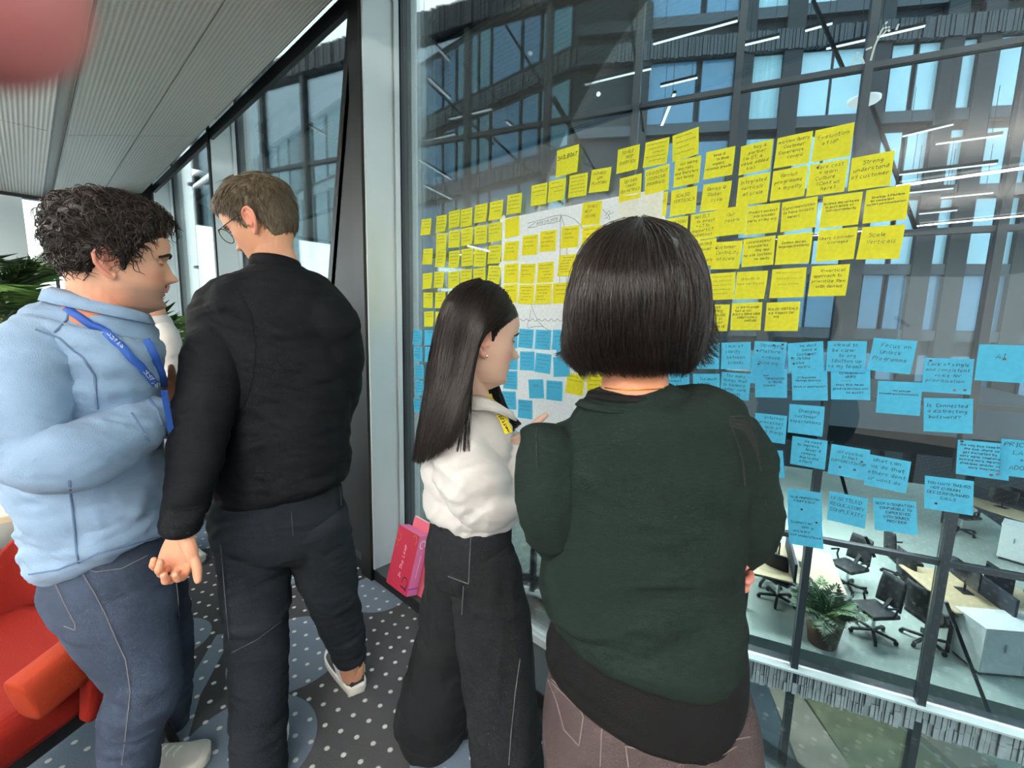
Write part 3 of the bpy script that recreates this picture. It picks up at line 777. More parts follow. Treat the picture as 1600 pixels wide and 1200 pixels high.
# palms
def palm(px, py, h, zb, n, L, lab, el=(.5, 1.35), seed=1, leaf=.26):
    rr = random.Random(seed)
    b = at(px, py, h); b.z = 0
    r = empty('potted_palm', b, lab, 'plant')
    MB().lathe(b, [(0, 0), (.16, 0), (.20, .38), (.185, .38), (.175, .33), (0, .33)], 24).build('pot', mat('pale_pot', (190, 190, 185), .5), r, True)
    for k in range(3):
        MB().tube([b + Vector((.03 * k - .03, 0, .3)), b + Vector((.05 * k - .05, .02, zb))], [.02, .012], 8).build('stem', mat('palm_stem', (96, 110, 62), .6), r)
    for k in range(n):
        frond(b + UP * (zb - rr.uniform(0, .25)), k * 2.399 + rr.uniform(-.2, .2), rr.uniform(*el), L * rr.uniform(.75, 1.1), rr.uniform(.6, 1.5), leaf, 18, M_LEAF if k % 3 else M_LEAFL, r, .011)
palm(6, 560, 2.55, 1.52, 15, .55, 'dark green potted palm behind the man in denim at left edge', seed=3)
palm(258, 600, 2.95, 1.32, 13, .5, 'potted palm with thin arching fronds by the window, between the two men', seed=5)
# ------------------------------------------------------------------ sticky notes, the drawn paper, the pink box
FONT = dict(A="022842|1434", B="020828373625052534332202", C="472818060412224 3".replace(' ', ''), D="02082846442202", E="48080242|0535", F="480802|0535", G="472806042243 4525".replace(' ', ''),
 H="0802|4842|0545", I="1838|2822|1232", J="48432203", K="0802|480542", L="080242", M="0208244842", N="02084248", O="28060422444628", P="020838473605", Q="28060422444628|3351", R="020838473605|1542",
 S="472807163544321203", T="0848|2822", U="0803224348", V="082248", W="0812253248", X="0842|0248", Y="082548|2522", Z="08480242",
 a="361604123436|3632", b="080222342605", c="3616041232", d="3616031234|3832", e="04342616031232", f="382722|0636", g="36160413 34|363120 00".replace(' ', ''), h="0802|05263532", i="1612|1718", j="262110|2728", k="0802|360432",
 l="181322", m="0206|05162522|25364542", n="0206|05263532", o="16041223342616", p="0600|0526352303", q="3616041334|3630", r="0206|051636", s="361605332202", t="18132232|0636", u="06031233|3632", v="061236", w="0612243246", x="0632|0236", y="0613|362000", z="06360232",
 **{'0': "28060422444628", '1': "172822", '2': "0728460242", '6': "380503224334 04".replace(' ', ''), '8': "250728472503224325", '.': "1213", ',': "1221", '/': "0148", '?': "0728472524|2223", '!': "2824|2223", '+': "0545|2723", '-': "0535", '&': "432203372817 42".replace(' ', ''),
    '(': "28161422", ')': "08262402", '@': "332513223343462806032243", "'": "1817", ':': "1516|1213"})
ADV = {'i': 2.6, 'l': 2.8, '.': 2.4, ',': 2.4, "'": 2.2, 'm': 5.6, 'w': 5.4, 'M': 5.6, 'W': 5.6, ' ': 3.0, 'I': 4.2, 'j': 3.2, 't': 4.0, 'f': 3.8, 'r': 4.0}
def chaikin(p):
    if len(p) < 3: return p
    q = [p[0]]
    for i in range(len(p) - 1):
        a, b = p[i], p[i + 1]
        if i > 0: q.append((a[0] * .75 + b[0] * .25, a[1] * .75 + b[1] * .25))
        if i < len(p) - 2: q.append((a[0] * .25 + b[0] * .75, a[1] * .25 + b[1] * .75))
    q.append(p[-1]); return q
def text_width(t): return sum(ADV.get(c, 5.0) for c in t)
def text_strokes(t, x, y, unit, slant=.12, jit=.35, rnd=RNG):
    """strokes of one line of writing, unit = one font unit in metres"""
    out = []
    for ch in t:
        g = FONT.get(ch)
        if g:
            dy = rnd.uniform(-jit, jit)
            for s in g.split('|'):
                pts = [(int(s[i]), int(s[i + 1]) - 2) for i in range(0, len(s) - 1, 2)]
                pts = [(px + rnd.uniform(-jit, jit) * .4, py + rnd.uniform(-jit, jit) * .4 + dy) for px, py in pts]
                if ch.islower() or ch in 'COSGBDPRUQ02': pts = chaikin(pts)
                out.append([(x + (px + py * slant) * unit, y + py * unit) for px, py in pts])
        x += ADV.get(ch, 5.0) * unit
    return out
def scribble(x, y, w, h, rnd=RNG):
    out = []; cx = x
    while cx < x + w - h:
        L = min(rnd.uniform(2.2, 6) * h, x + w - cx); n = max(3, int(L / (h * .32)))
        out.append([(cx + L * i / n + rnd.uniform(-.1, .1) * h, y + (h * rnd.uniform(.55, 1.1) if i % 2 else h * rnd.uniform(-.1, .35))) for i in range(n + 1)])
        cx += L + h * .8
    return out
def ribbon(strokes, w, fmap, mb):
    """flat pen strokes laid on a surface: fmap(u, v) -> point"""
    for p in strokes:
        n = len(p)
        if n < 2: continue
        L = []
        for i in range(n):
            a = p[max(i - 1, 0)]; b = p[min(i + 1, n - 1)]
            dx, dy = b[0] - a[0], b[1] - a[1]; l = math.hypot(dx, dy) or 1e-9
            L.append((-dy / l * w / 2, dx / l * w / 2))
        base = len(mb.v)
        for (x, y), (ox, oy) in zip(p, L):
            mb.v.append(fmap(x + ox, y + oy)); mb.v.append(fmap(x - ox, y - oy))
        for i in range(n - 1):
            mb.f.append((base + 2 * i, base + 2 * i + 1, base + 2 * i + 3, base + 2 * i + 2))
M_YEL = paper_mat('yellow_note_paper', (244, 234, 70), .5)
M_BLU = paper_mat('blue_note_paper', (92, 192, 226), .42)
M_PAPER = paper_mat('white_flipchart_paper', (246, 247, 247), .35)
M_INK = mat('black_marker', (16, 16, 18), .6)
M_INKB = mat('blue_black_marker', (14, 26, 50), .6)
M_FAINT = mat('pencil_grey', (122, 118, 40), .7)
M_DOT = mat('maroon_dot_sticker', (52, 22, 38), .5)
NS = 0.079
TX = Vector((1, 0, 0))
def note(x0, y0, x1, y1, colour, label, lines=(), group=None, layer=0, size=NS, curl=None, dots=(), faint=False, onpaper=False, ink=None, scr=0, pen=.0011, cap=None):
    rnd = random.Random(int(x0 * 31 + y0 * 17))
    Y = YG - .0048 - layer * .0011 - (.0035 if onpaper else 0)
    a = on_y(x0, y0, Y); b = on_y(x1, y1, Y)
    u = (b - a).normalized(); m = (a + b) / 2; v = Vector((-u.z, 0, u.x)); 
    W = size; H = size * .98
    cu = rnd.uniform(.001, .009) if curl is None else curl
    tw = rnd.uniform(-.35, .5)
    def F(s, t, off=0.0):            # s from -W/2 to W/2, t from 0 (top) down to -H
        k = -t / H; side = s / W
        d = cu * (max(0.0, k - .12) ** 1.8) * (1 + tw * side * 2)
        return m + u * s + v * t + Vector((0, -(d + off), 0))
    r = empty('sticky_note', m, label, 'sticky note', group)
    n = 7; V = []; Fc = []
    for j in range(n):
        for i in range(n):
            V.append(F((i / (n - 1) - .5) * W, -H * j / (n - 1)))
    for j in range(n - 1):
        for i in range(n - 1):
            q = j * n + i; Fc.append((q, q + n, q + n + 1, q + 1))
    mesh_obj('sheet', V, Fc, {'y': M_YEL, 'b': M_BLU}[colour], r, True)
    mb = MB(); st = []
    top = -.012
    if lines:
        k = len(lines); wmax = max(text_width(t) for t in lines)
        un = min(W * .90 / wmax, (H * .84 / k) / 9.5, (cap or .0088) / 6)
        step = min(un * 11.0, (H * .86) / k)
        y = -H * .06 - un * 6.5 - max(0, (H * .86 - step * k)) * .28
        x0_ = -W * .45 + max(0, W * .90 - wmax * un) * .3
        for i, t in enumerate(lines):
            fr = W * .90 - text_width(t) * un
            xx = min(-W * .45 + max(0, fr) * rnd.uniform(.15, .85), W * .46 - text_width(t) * un)
            st += text_strokes(t, xx, y, un, rnd=rnd); y -= step
    if scr:
        hh = H * .055; step = H * .80 / max(scr, 4)
        for i in range(scr):
            w = W * rnd.uniform(.45, .82)
            st += scribble(-W * .42 + rnd.uniform(0, W * .82 - w), -H * .16 - i * step, w, hh, rnd)
    if st:
        ribbon(st, pen, lambda s, t: F(s, t, .0005), mb)
        mb.build('writing', M_FAINT if faint else (ink or (M_INKB if colour == 'b' else M_INK)), r)
    for (s, t) in dots:
        d = MB(); c0 = (W * (s - .5), -H * t); N = 14
        P = [F(c0[0] + .0030 * math.cos(2 * PI * q / N), c0[1] + .0026 * math.sin(2 * PI * q / N), .0012) for q in range(N)]
        d.add(P, [tuple(range(N))]).build('dot_sticker', M_DOT, r)
    return r
ORD = ['first', 'second', 'third', 'fourth', 'fifth', 'sixth', 'seventh']
ROWN = ['top', 'second', 'third', 'fourth', 'fifth', 'bottom']
LEFT = [[(659, 343, 674, 341), (682, 338, 698, 335), (702, 331, 718, 327), (720, 328, 738, 324), (742, 321, 762, 317), (766, 316, 786, 312), (794, 305, 815, 301)],
        [(682, 366, 698, 364), (702, 361, 719, 359), (721, 358, 739, 354), (742, 354, 761, 351), (764, 350, 784, 346)],
        [(661, 389, 677, 388), (681, 392, 697, 391), (702, 393, 718, 391), (721, 390, 739, 387), (742, 389, 760, 388), (764, 384, 783, 382)],
        [(660, 428, 676, 426), (679, 425, 694, 424), (701, 425, 717, 423), (719, 422, 738, 420), (741, 420, 757, 418), (764, 415, 783, 415)],
        [(661, 457, 677, 457), (680, 457, 696, 456), (700, 456, 716, 455), (721, 455, 738, 453), (742, 452, 759, 450), (764, 448, 783, 447)],
        [(662, 487, 678, 486), (680, 487, 696, 486)]]
for ri, row in enumerate(LEFT):
    for ci, c in enumerate(row):
        bl = (ri >= 2 and ci == 0) or (ri == 5)
        note(*c, 'y', 'yellow sticky note in the left block, %s row, %s from the left%s' % (ROWN[ri], ORD[ci], ', blank looking' if bl else ''), scr=2 if bl else RNG.choice([3, 4, 4]), faint=bl, group='yellow notes of the left block', layer=(ci % 2), pen=.0013)
for i, c in enumerate([(645.5, 515.5, 660, 516), (662.5, 516, 679, 516), (645, 542, 661, 542), (664, 542, 679, 543), (647, 569, 663, 570), (648, 595, 662, 595), (646, 622, 659, 622)]):
    note(*c, 'b', 'blue sticky note beside the grey window reveal, %s' % ['top left', 'top right with a single line', 'second down on the left', 'second down next to the long dark hair', 'third down', 'fourth down', 'lowest'][i], scr=1 if i == 1 else 4, group='blue notes left of the long-haired woman', pen=.0013)
for i, c in enumerate([(757, 555, 774, 555), (763, 585, 779, 586)]):
    note(*c, 'b', 'blue sticky note on bare glass between dark hair and paper, %s' % ['upper, under the chin', 'lower'][i], scr=3, group='blue notes beside the hair', layer=i)
note(798, 656, 815, 656, 'b', 'lowest blue sticky note between the white blouse and the green jumper', scr=2)
# on the paper
PAPER = [((789, 343, 811, 337), 'yellow note without writing at the top left of the paper', 0), ((790, 378, 810, 376.5), 'yellow note with three short words, second down on the paper edge', 3), ((817, 368.6, 840.7, 366), 'yellow note below the drawn banner tail', 3),
         ((844, 362, 870, 358.5), 'yellow note with four lines left of the drawn mast', 4), ((878, 355, 905, 351.7), 'tilted dark yellow note across the drawn mast', 3), ((908, 393, 930, 391), 'yellow note half hidden by the bob, at ear height', 3),
         ((875.6, 399, 899, 397), 'yellow note crossed by two drawn sail lines', 6), ((788.5, 413.6, 810, 411), 'yellow note with an underlined heading, third down on the paper edge', 3), ((815, 412.5, 836, 412), 'yellow note with curled corner in the third paper row', 3), ((841, 411, 865, 408.5), 'yellow note with five lines in the third paper row', 5),
         ((787, 445, 808.7, 443), 'yellow note at the left of the lowest paper row, by the forehead', 2), ((812, 445, 835, 445), 'yellow note with six lines in the lowest paper row', 5), ((838, 444, 862, 443), 'dark yellow note overlapping its left neighbour in the lowest paper row', 5), ((864.7, 442.7, 891, 441), 'yellow note at the foot of the drawn mast', 3), ((897, 439, 920, 437), 'yellow note edge peeking out left of the bob, lowest paper row', 2)]
for i, (c, lab, n) in enumerate(PAPER):
    note(*c, 'y', lab, scr=n, group='yellow notes on the sailboat drawing', onpaper=True, layer=1 if 'overlapping' in lab else 0, pen=.0012)
note(911, 317, 941, 313.5, 'y', 'yellow sticky note reading SINGLE HELP CENTRE on the paper', ('SINGLE', 'HELP', 'CENTRE'), onpaper=True)
note(911, 355, 940, 351, 'y', 'yellow sticky note below SINGLE HELP CENTRE, partly behind the bob', scr=4, onpaper=True)
PB = [((787, 515, 809, 515), 'blue note touching the face profile in the top blue row on the paper', 5), ((811.5, 513.4, 834, 515), 'blue note second in the top blue row on the paper', 5), ((837, 515, 861.5, 516), 'blue note third in the top blue row on the paper', 5), ((865, 515, 889, 516), 'blue note fourth in the top blue row, beside the bob', 4),
      ((864, 558, 889.7, 556), 'blue note without writing under an overlapping blue note', 0), ((869.5, 542.6, 895, 541.5), 'blue note overlapping two others beside the bob', 2), ((787, 549, 809, 549), 'blue note at lip height in the second blue row on the paper', 5), ((812.6, 549, 835, 549.4), 'blue note second in the second blue row on the paper', 4),
      ((838, 551, 861.6, 554), 'blue note leaning right in the second blue row on the paper', 4), ((787, 579, 808, 580), 'blue note third down at the left edge of the paper', 5), ((784.5, 611, 806, 612), 'blue note fourth down at the left edge of the paper', 4), ((809, 624, 832, 626), 'lowest blue note on the paper, above the blouse', 3)]
for i, (c, lab, n) in enumerate(PB):
    note(*c, 'b', lab, scr=n, group='blue notes on the sailboat drawing', onpaper=True, layer=(2 if 'overlapping two' in lab else 0), pen=.0012)
note(825.6, 593, 848.6, 592.7, 'b', 'blue sticky note reading 2026 on the paper', ('2026',), onpaper=True)
note(854, 594, 879, 596, 'b', 'blue note with two words right of the 2026 note', scr=2, onpaper=True)
note(888.6, 582.6, 911.6, 586.5, 'y', 'yellow note under the drawn anchor line, left of the neck', scr=2, onpaper=True)
note(918, 583.7, 944, 583.7, 'y', 'yellow note touching the neck of the woman in green', scr=4, onpaper=True)
# on the glass, readable
N_ = [
 ((865, 237, 911, 223), 'y', ('SAILBOAT',), dict(size=.098, cap=.014, pen=.0022)),
 ((831, 290, 855, 285), 'y', None, dict(scr=3), 'yellow note with three bold lines, left in the row under SAILBOAT'),
 ((857.6, 283.7, 885, 277.5), 'y', None, dict(scr=3, layer=1), 'yellow note directly under the SAILBOAT note'),
 ((890, 275, 919, 269), 'y', None, dict(scr=5), 'yellow note with five lines, left of MATURED APP PLATFORM'),
 ((924.6, 265.7, 955.5, 260.6), 'y', ('MATURED', 'APP', 'PLATFORM'), {}),
 ((965.6, 234, 1000, 225), 'y', ('SINGLE', 'TRIP', 'OVERVIEW'), {}),
 ((1009, 223, 1046, 214), 'y', None, dict(scr=5), 'yellow note with five bold lines, right of SINGLE TRIP OVERVIEW'),
 ((1050.6, 212.5, 1092, 198), 'y', None, dict(scr=4), 'highest yellow note above the woman in green, with four short lines'),
 ((969, 279, 1002.5, 270.6), 'y', ('DEFINED', '(SOME)', 'NEW METRICS'), {}),
 ((968, 315.6, 1001, 310), 'y', ('SCALED', 'PAYMENTS', 'CAN MAKE'), dict(layer=-1)),
 ((1009, 266, 1045.6, 256), 'y', ('CONSISTENT', 'VISION/UX', 'PROGRAMS'), {}),
 ((1055, 252, 1095.6, 242.5), 'y', ('not taking', 'any risks', 'and therefore', 'not failing'), {}),
 ((1104, 238, 1149, 228), 'y', ('book @', 'to Book', 'organic', 'revenue growth'), {}),
 ((1007, 305, 1044, 299), 'y', ('BETTER', 'ATTENTION', 'TO UX', 'QUALITY'), {}),
 ((1049, 298, 1090, 290), 'y', ('SCALED', 'VERTICALS'), {}),
 ((1099, 288.7, 1144, 282), 'y', ('Genius @', 'Global', 'scale'), {}),
 ((1003, 348, 1034, 345), 'y', None, dict(scr=3), 'yellow note almost hidden behind the crown of the bob'),
 ((1036, 343, 1075.7, 336.7), 'y', ('ONE DESIGN', 'LANG AND', 'ONE APP'), {}),
 ((1080, 336, 1122, 329), 'y', ('Get ELT', 'to invest', '+ LT to', 'support LT', 'initiatives'), {}),
 ((1122, 327, 1168, 320), 'y', ('Our', 'people'), dict(layer=1)),
 ((1169, 323, 1219, 316), 'y', ('Product mindset', 'into broader', 'parts of the org'), {}),
 ((1225, 316, 1275, 307), 'y', ('Experimentation', 'to have holistic', 'impact'), {}),
 ((1286, 307.5, 1349, 299), 'y', ('Building the verticals', 'to good levels of', 'individual maturity'), {}),
 ((1353, 297.5, 1424, 287), 'y', ('Strategy & Platform', 'for consistent', 'instant personalisation'), {}),
 ((1078, 378.6, 1119, 372), 'y', ('Enabling', 'the Power', 'of', 'verticals'), {}),
 ((1116, 378.6, 1160, 376), 'y', ('Customer', 'Centricity', 'at scale'), dict(layer=1, dots=((.12, .22),))),
 ((1161.6, 374, 1212, 367.6), 'y', ('Localisation/', 'boundaries', 'One app', 'no silo systems', 'no limits'), {}),
 ((1215, 368, 1271, 362.5), 'y', ('Common design', 'language/patterns'), {}),
 ((1279, 360.6, 1341, 354), 'y', ('Users & broader', 'leveraged'), {}),
 ((1347.5, 355, 1415, 350.6), 'y', ('Scale', 'Verticals'), dict(curl=.014)),
 ((1158, 229, 1208, 217), 'y', ('buy a', 'partner', '(in ET, a', 'value added', 'biz)'), {}),
 ((1215, 216, 1270.6, 204), 'y', ('mission Query', 'Customer', 'Experience', 'centric'), {}),
 ((1274, 204, 1336, 190.6), 'y', ('Evaluation', 'of MP'), {}),
 ((1154, 278, 1204, 269), 'y', ('Integrated', 'verticals', 'at scale'), {}),
 ((1207, 268, 1264, 257.5), 'y', ('Genius', 'programme', '+ loyalty'), {}),
 ((1266, 258, 1326, 247.5), 'y', ('Core cost', '+ learn', 'Culture', '(Cont us', 'here)'), dict(dots=((.22, .12),))),
 ((1332, 247, 1397, 235), 'y', ('Strong', 'understand', 'of customer'), {}),
 ((1107, 428, 1147.5, 425), 'y', None, dict(scr=5, faint=True), 'yellow note with faint pencil lines right of the bob'),
 ((1152, 425, 1200, 422.5), 'y', ('Growth in', 'new verticals'), dict(faint=True, curl=.014)),
 ((1207, 421, 1260.6, 417.5), 'y', None, dict(scr=3, faint=True, curl=.012), 'yellow note with faint writing left of the X-vertical note'),
 ((1268, 416, 1329, 412.5), 'y', ('X-vertical', 'approach to', 'prioritise flow', 'with Genius'), dict(curl=.014)),
 ((1097, 476, 1141, 475.6), 'y', ('CUSTOMER', 'CENTRIC', 'TRIP + GUIDE', 'LOYALTY IN', 'A FAST WAY', 'AND RESOLVE'), {}),
 ((1143, 474, 1192, 472), 'y', ('AI TRIP PLANNER', 'THAT WE CAN', 'BUILD & SERVE USER', 'DIRECT WITH A', 'PARTNER'), {}),
 ((1198, 473, 1250.6, 471), 'y', ('SCALED VERTICALS', 'e.g. biggest Car', 'one'), {}),
 ((1045, 535, 1079, 537), 'b', None, dict(scr=2), 'blue note mostly behind the bob, at its right tips'),
 ((1082, 537, 1125, 536), 'b', ('too many', 'levels', 'for', 'decisions'), {}),
 ((1127.5, 535.6, 1173, 534), 'b', ('Lack of', 'clarity', 'between', 'brands'), {}),
 ((1175.6, 556, 1223, 557), 'b', None, dict(scr=2, layer=-.3), 'blue note overlapped by the Stronger Platform note above it'),
 ((1179, 533, 1230, 535), 'b', ('Stronger', 'Platform', '+ reuse', 'thinking'), dict(layer=2, dots=((.62, .12), (.88, .08), (.88, .22), (.12, .34), (.2, .82)))),
 ((1180, 578, 1229, 577), 'b', ('and', 'DISINTERMEDIATION', 'IN TRAVEL', 'ECONOMY'), dict(layer=.5)),
 ((1035, 584, 1081, 583), 'b', ('is a top', 'product', '&', 'product', 'manager?'), dict(dots=((.88, .12),))),
 ((1083, 584, 1124, 584), 'b', ('Too much', 'debate', 'on autonomy'), {}),
 ((1128, 581, 1173, 584), 'b', ('Too many', 'things that', 'to balance', 'after work', 'limits'), {}),
 ((1040, 631, 1080, 632), 'y', None, dict(scr=2), 'small corner of a yellow note over the left of the green shoulder'),
 ((1082, 633, 1125, 636), 'y', ('Lack of', 'use of AI'), {}),
 ((1181, 645, 1229, 650), 'b', ('Internal', 'processes', 'lack of', 'right things', 'done'), {}),
 ((1231, 536.5, 1286, 533), 'b', ('We dont', 'have a', 'Customer', 'Lifetime', 'value', 'metric'), dict(layer=1, dots=((.12, .52), (.6, .42), (.16, .72)))),
 ((1293.5, 533, 1355, 533), 'b', ('Afraid to', 'be clear', 'to org', '(Button up', 'vs my team)'), dict(layer=1)),
 ((1365, 528, 1434, 533), 'b', ('Focus on', 'Unlock', 'Programme'), dict(curl=.012)),
 ((1236.5, 580.5, 1293, 579), 'b', ('EV Regulation', 'Package Directive', '-', 'threat or opportunity?'), {}),
 ((1298, 577, 1360, 576), 'b', ('EU Regulation', 'ABUPS', '-----', 'does this mean', 'good retention will', 'be much?'), {}),
 ((1372.6, 595, 1441, 598), 'b', ('Not enough', 'boundaries/constraints'), {}),
 ((1233, 631, 1289.5, 635.5), 'b', ('Changing', 'customer', 'expectations'), dict(curl=.012)),
 ((1237.5, 681, 1294, 689), 'b', ('We need', 'to improve', 'fewer &', 'remove', 'duplicate', 'effort'), {}),
 ((1302, 694, 1357, 703), 'b', ('NOT WINNING', 'IN THAT', 'DIFFERENTIATOR'), dict(dots=((.83, .42), (.3, .72), (.68, .72)))),
 ((1360, 710, 1421, 721), 'b', ('What can', 'we do that', 'others dont', 'or wont do'), dict(layer=1)),
 ((1178, 702, 1219, 704), 'b', None, dict(scr=2), 'upper blue note half hidden behind the green sleeve'),
 ((1174, 757, 1219, 762), 'b', None, dict(scr=2), 'lower blue note half hidden behind the green sleeve'),
 ((1230, 763, 1284, 770), 'b', ('VALUE PROPOSITION', 'INSUFFICIENT'), dict(layer=1, dots=((.42, .68),))),
 ((1231, 806, 1283, 813), 'b', ('Commercial', 'WHY is', 'unclear/', 'not understood'), dict(dots=((.85, .1),))),
 ((1297, 767.5, 1355, 779), 'b', ('UNSETTLED', 'REGULATORY', 'COMPLEXITY'), {}),
 ((1365, 777.5, 1430, 784), 'b', ('DEEP INTEGRATION', 'COMPARABLE TO', 'EXPERIENCE', 'WITH SOURCE', 'PROVIDER'), dict(curl=.012)),
 ((1445, 743, 1522, 752), 'b', ('TOO MANY THINGS', 'NOT ENOUGH', 'DECISIONS/HARD', 'CALLS'), dict(dots=((.25, .8),))),
 ((1499, 687, 1577, 694), 'b', ('the way buy something', 'the hub where we', 'get disrupted by', 'more agile companies', 'solving more important', 'problems and/or with', 'more innovation'), dict(dots=((.08, .04), (.68, .9), (.8, .86)))),
 ((1572, 686, 1648, 692), 'b', ('PRICING IS', 'LACK OF', '+ USER', 'ADOPTION'), dict(layer=1)),
 ((1444.5, 559, 1523, 561), 'b', ('Lack of single', 'and consistent', 'voice for', 'prioritisation'), dict(layer=1, dots=((.13, .08), (.68, .9), (.88, .88)))),
 ((1444, 621.5, 1520, 623), 'b', ("Is 'Connected'", 'a distracting', 'buzzword?'), {}),
 ((1535, 538, 1612, 540), 'b', ('AI',), dict(cap=.010, dots=((.5, .38),))),
]
CN = {'y': 'yellow', 'b': 'blue'}
for e in N_:
    c, colr, lines, kw = e[:4]
    lab = e[4] if len(e) > 4 else '%s sticky note reading %s' % (CN[colr], ' '.join(' '.join(lines).replace('-----', '').replace(' - ', ' ').split()[:10]))
    note(*c, colr, lab, lines or (), **kw, group='%s notes on the right of the window' % CN[colr])
# the drawing
YP = YG - .0060
pa = on_y(785, 342, YP); pr = on_y(1037, 300, YP); pz = on_y(782, 668, YP)
pap = empty('flipchart_paper', ((pa.x + pr.x) / 2, YP, (pa.z + pz.z) / 2), 'large white paper taped to the glass with a hand-drawn sailboat and waves', 'paper')
V = []; F_ = []; nx, nz = 14, 14
for j in range(nz + 1):
    for i in range(nx + 1):
        X = pa.x + (pr.x - pa.x) * i / nx; Z = pa.z + (pz.z - pa.z) * j / nz
        V.append((X, YP - .0006 * math.sin(i * 1.7 + j * .6) - .0006, Z))
for j in range(nz):
    for i in range(nx):
        q = j * (nx + 1) + i; F_.append((q, q + nx + 1, q + nx + 2, q + 1))
mesh_obj('sheet', V, F_, M_PAPER, pap, True)
def draw(name, polys, w=.0014, smooth=True):
    st = []
    for p in polys:
        q = [on_y(x, y, YP) for x, y in p]; q = [(a.x, a.z) for a in q]
        if smooth: q = chaikin(chaikin(q))
        st.append(q)
    mb = MB(); ribbon(st, w, lambda x, z: Vector((x, YP - .0016, z)), mb); return mb.build(name, M_INK, pap)
draw('drawn_banner', [[(825, 349), (833, 347), (838, 346), (835, 349.5), (825, 356.5)], [(838, 345), (846, 344), (853, 341.5), (860, 339), (868, 337), (877, 336)], [(825, 356), (835, 355.5), (842, 352), (850, 351), (857, 349), (864, 349), (870, 346.5), (876, 345.5)]])
draw('drawn_mast', [[(877, 336), (876, 360), (875, 420), (875, 452)], [(877, 337), (883, 355), (886, 372), (886.5, 420), (884, 448)], [(877, 336), (888, 337.5), (902, 345), (914, 361), (924, 376), (934, 400)], [(877, 336), (875, 345)]])
draw('drawn_waves', [[(804 + i * 9.7 + dx, 497.5 + dy + i * .1) for i in range(12) for dx, dy in ((0, 0), (2.5, 3.6), (5.5, 4), (8, 1.2))]])
draw('drawn_hull', [[(830, 474), (833, 485), (840, 500), (848, 510), (858, 516), (872, 519), (886, 518), (892, 515)], [(830, 485), (828, 498), (825, 505), (824.5, 511), (826, 513), (836, 510), (850, 510)]])
draw('drawn_anchor_line', [[(904, 540), (901, 560), (898, 580), (895, 592)]])
draw('drawn_fish', [[(911, 584), (913, 579.5), (917, 579.5), (918.5, 583.5), (916, 587.5), (912, 587), (911, 583)], [(918.5, 583), (921, 578)], [(918.5, 584.5), (921, 588)]], .0011)
draw('drawn_person', [[(949, 334), (951, 329.5), (954, 331), (953, 335), (950, 335)], [(942, 327), (949, 335)], [(960, 332), (953, 335)], [(951, 336), (949.5, 341), (945, 341)], [(951.5, 336), (953, 340), (952, 343), (954, 343)], [(948, 338), (946, 336)]], .0012, False)
mb = MB()
a = on_y(839, 350, YP); b = on_y(873, 342, YP); L = (b - a).length; u = (b - a).normalized(); vv = Vector((-u.z, 0, u.x))
un = L / text_width('BOOKING 2028')
ribbon(text_strokes('BOOKING 2028', 0, -.004, un * .97), .0011, lambda s, t: a + u * s + vv * t + Vector((0, -.0016, 0)), mb); mb.build('drawn_lettering', M_INK, pap)
for (x, y) in ((785.5, 342), (1033, 346), (784, 412)):
    q = on_y(x, y, YP); MB().obox(q + Vector((0, -.001, 0)), (.012, 0, .010), (0, .0004, 0), (-.005, 0, .006)).build('tape', mat('white_tape', (240, 240, 238), .5), pap)
# white scratches of old paint marker on the outer pane
mb = MB(); st = [[(1386, 30), (1377, 45), (1366, 70), (1360, 92)], [(1380, 36), (1390, 46)], [(1390, 38), (1378, 52)], [(1340, 78), (1331, 98)], [(1345, 86), (1350, 97)], [(1404, 34), (1400, 44)], [(1352, 75), (1362, 71)]]
for p in st:
    q = [on_y(x, y, YG) for x, y in p]; ribbon([[(a.x, a.z) for a in q]], .004, lambda x, z: Vector((x, YG + .0090, z)), mb)
pm = mb.build('paint_marks', mat('white_paint_marks', (236, 238, 236), .7), None, label='white scratchy paint marks on the glass at the upper right', cat='paint mark')
# tape strips between the notes
for i, (p, q) in enumerate((((1030, 343), (1038, 352)), ((1074, 366), (1094, 375)), ((730, 384), (766, 393)))):
    a, b = on_y(*p, YG - .0060), on_y(*q, YG - .0060)
    MB().obox((a + b) / 2, (b - a) / 2, (0, .0004, 0), Vector((0, 0, .005))).build('tape_strip', mat('white_tape', (240, 240, 238), .5), None, label='white tape strip on the glass, ' + ['upper one just right of the bob crown', 'lower one right of the bob', 'across the left block of yellow notes'][i], cat='tape')

# pink box leaning in the corner of the sill, a paler board behind it
M_CRIM = mat('crimson_card', (186, 38, 70), .45); M_PINK = mat('pink_card', (236, 130, 186), .45)
M_GOLD = mat('gold_ink', (178, 130, 40), .4); M_WINK = mat('white_ink', (250, 245, 245), .5); M_NAVYI = mat('dark_ink', (44, 14, 44), .5); M_PURP = mat('purple_ink', (140, 70, 190), .5)
A = on_z(604, 914, .072); B = on_z(635, 938, .072); A.z = B.z = .072
ex = (B - A); Wd = ex.length; ex.normalize(); ey = Vector((-ex.y, ex.x, 0))
if ey.y < 0: ey = -ey
lean = math.radians(16); eu = UP * math.cos(lean) + ey * math.sin(lean); en = -ey * math.cos(lean) + UP * math.sin(lean)
Hb, Tb = .30, .062
bx = empty('gift_box', (A + B) / 2, 'crimson and pink cardboard box with white script leaning on the window sill', 'box')
def bp_(s, t, d=0.0): return A + ex * s + eu * t - en * d + UP * .018
body = MB().obox(bp_(Wd / 2, Hb / 2, Tb / 2), ex * Wd / 2, eu * Hb / 2, en * (Tb / 2)).build('carton', M_PINK, bx)
MB().obox(bp_(Wd / 2, Hb / 2, -.001), ex * Wd / 2, eu * Hb / 2, en * .001).build('front_panel', M_CRIM, bx)
fm = lambda s, t: bp_(s, t, -.0026)
def art(name, st, w, m, f=fm):
    mb = MB(); ribbon(st, w, f, mb); mb.build(name, m, bx)
un = .17 / text_width('In The Loop')
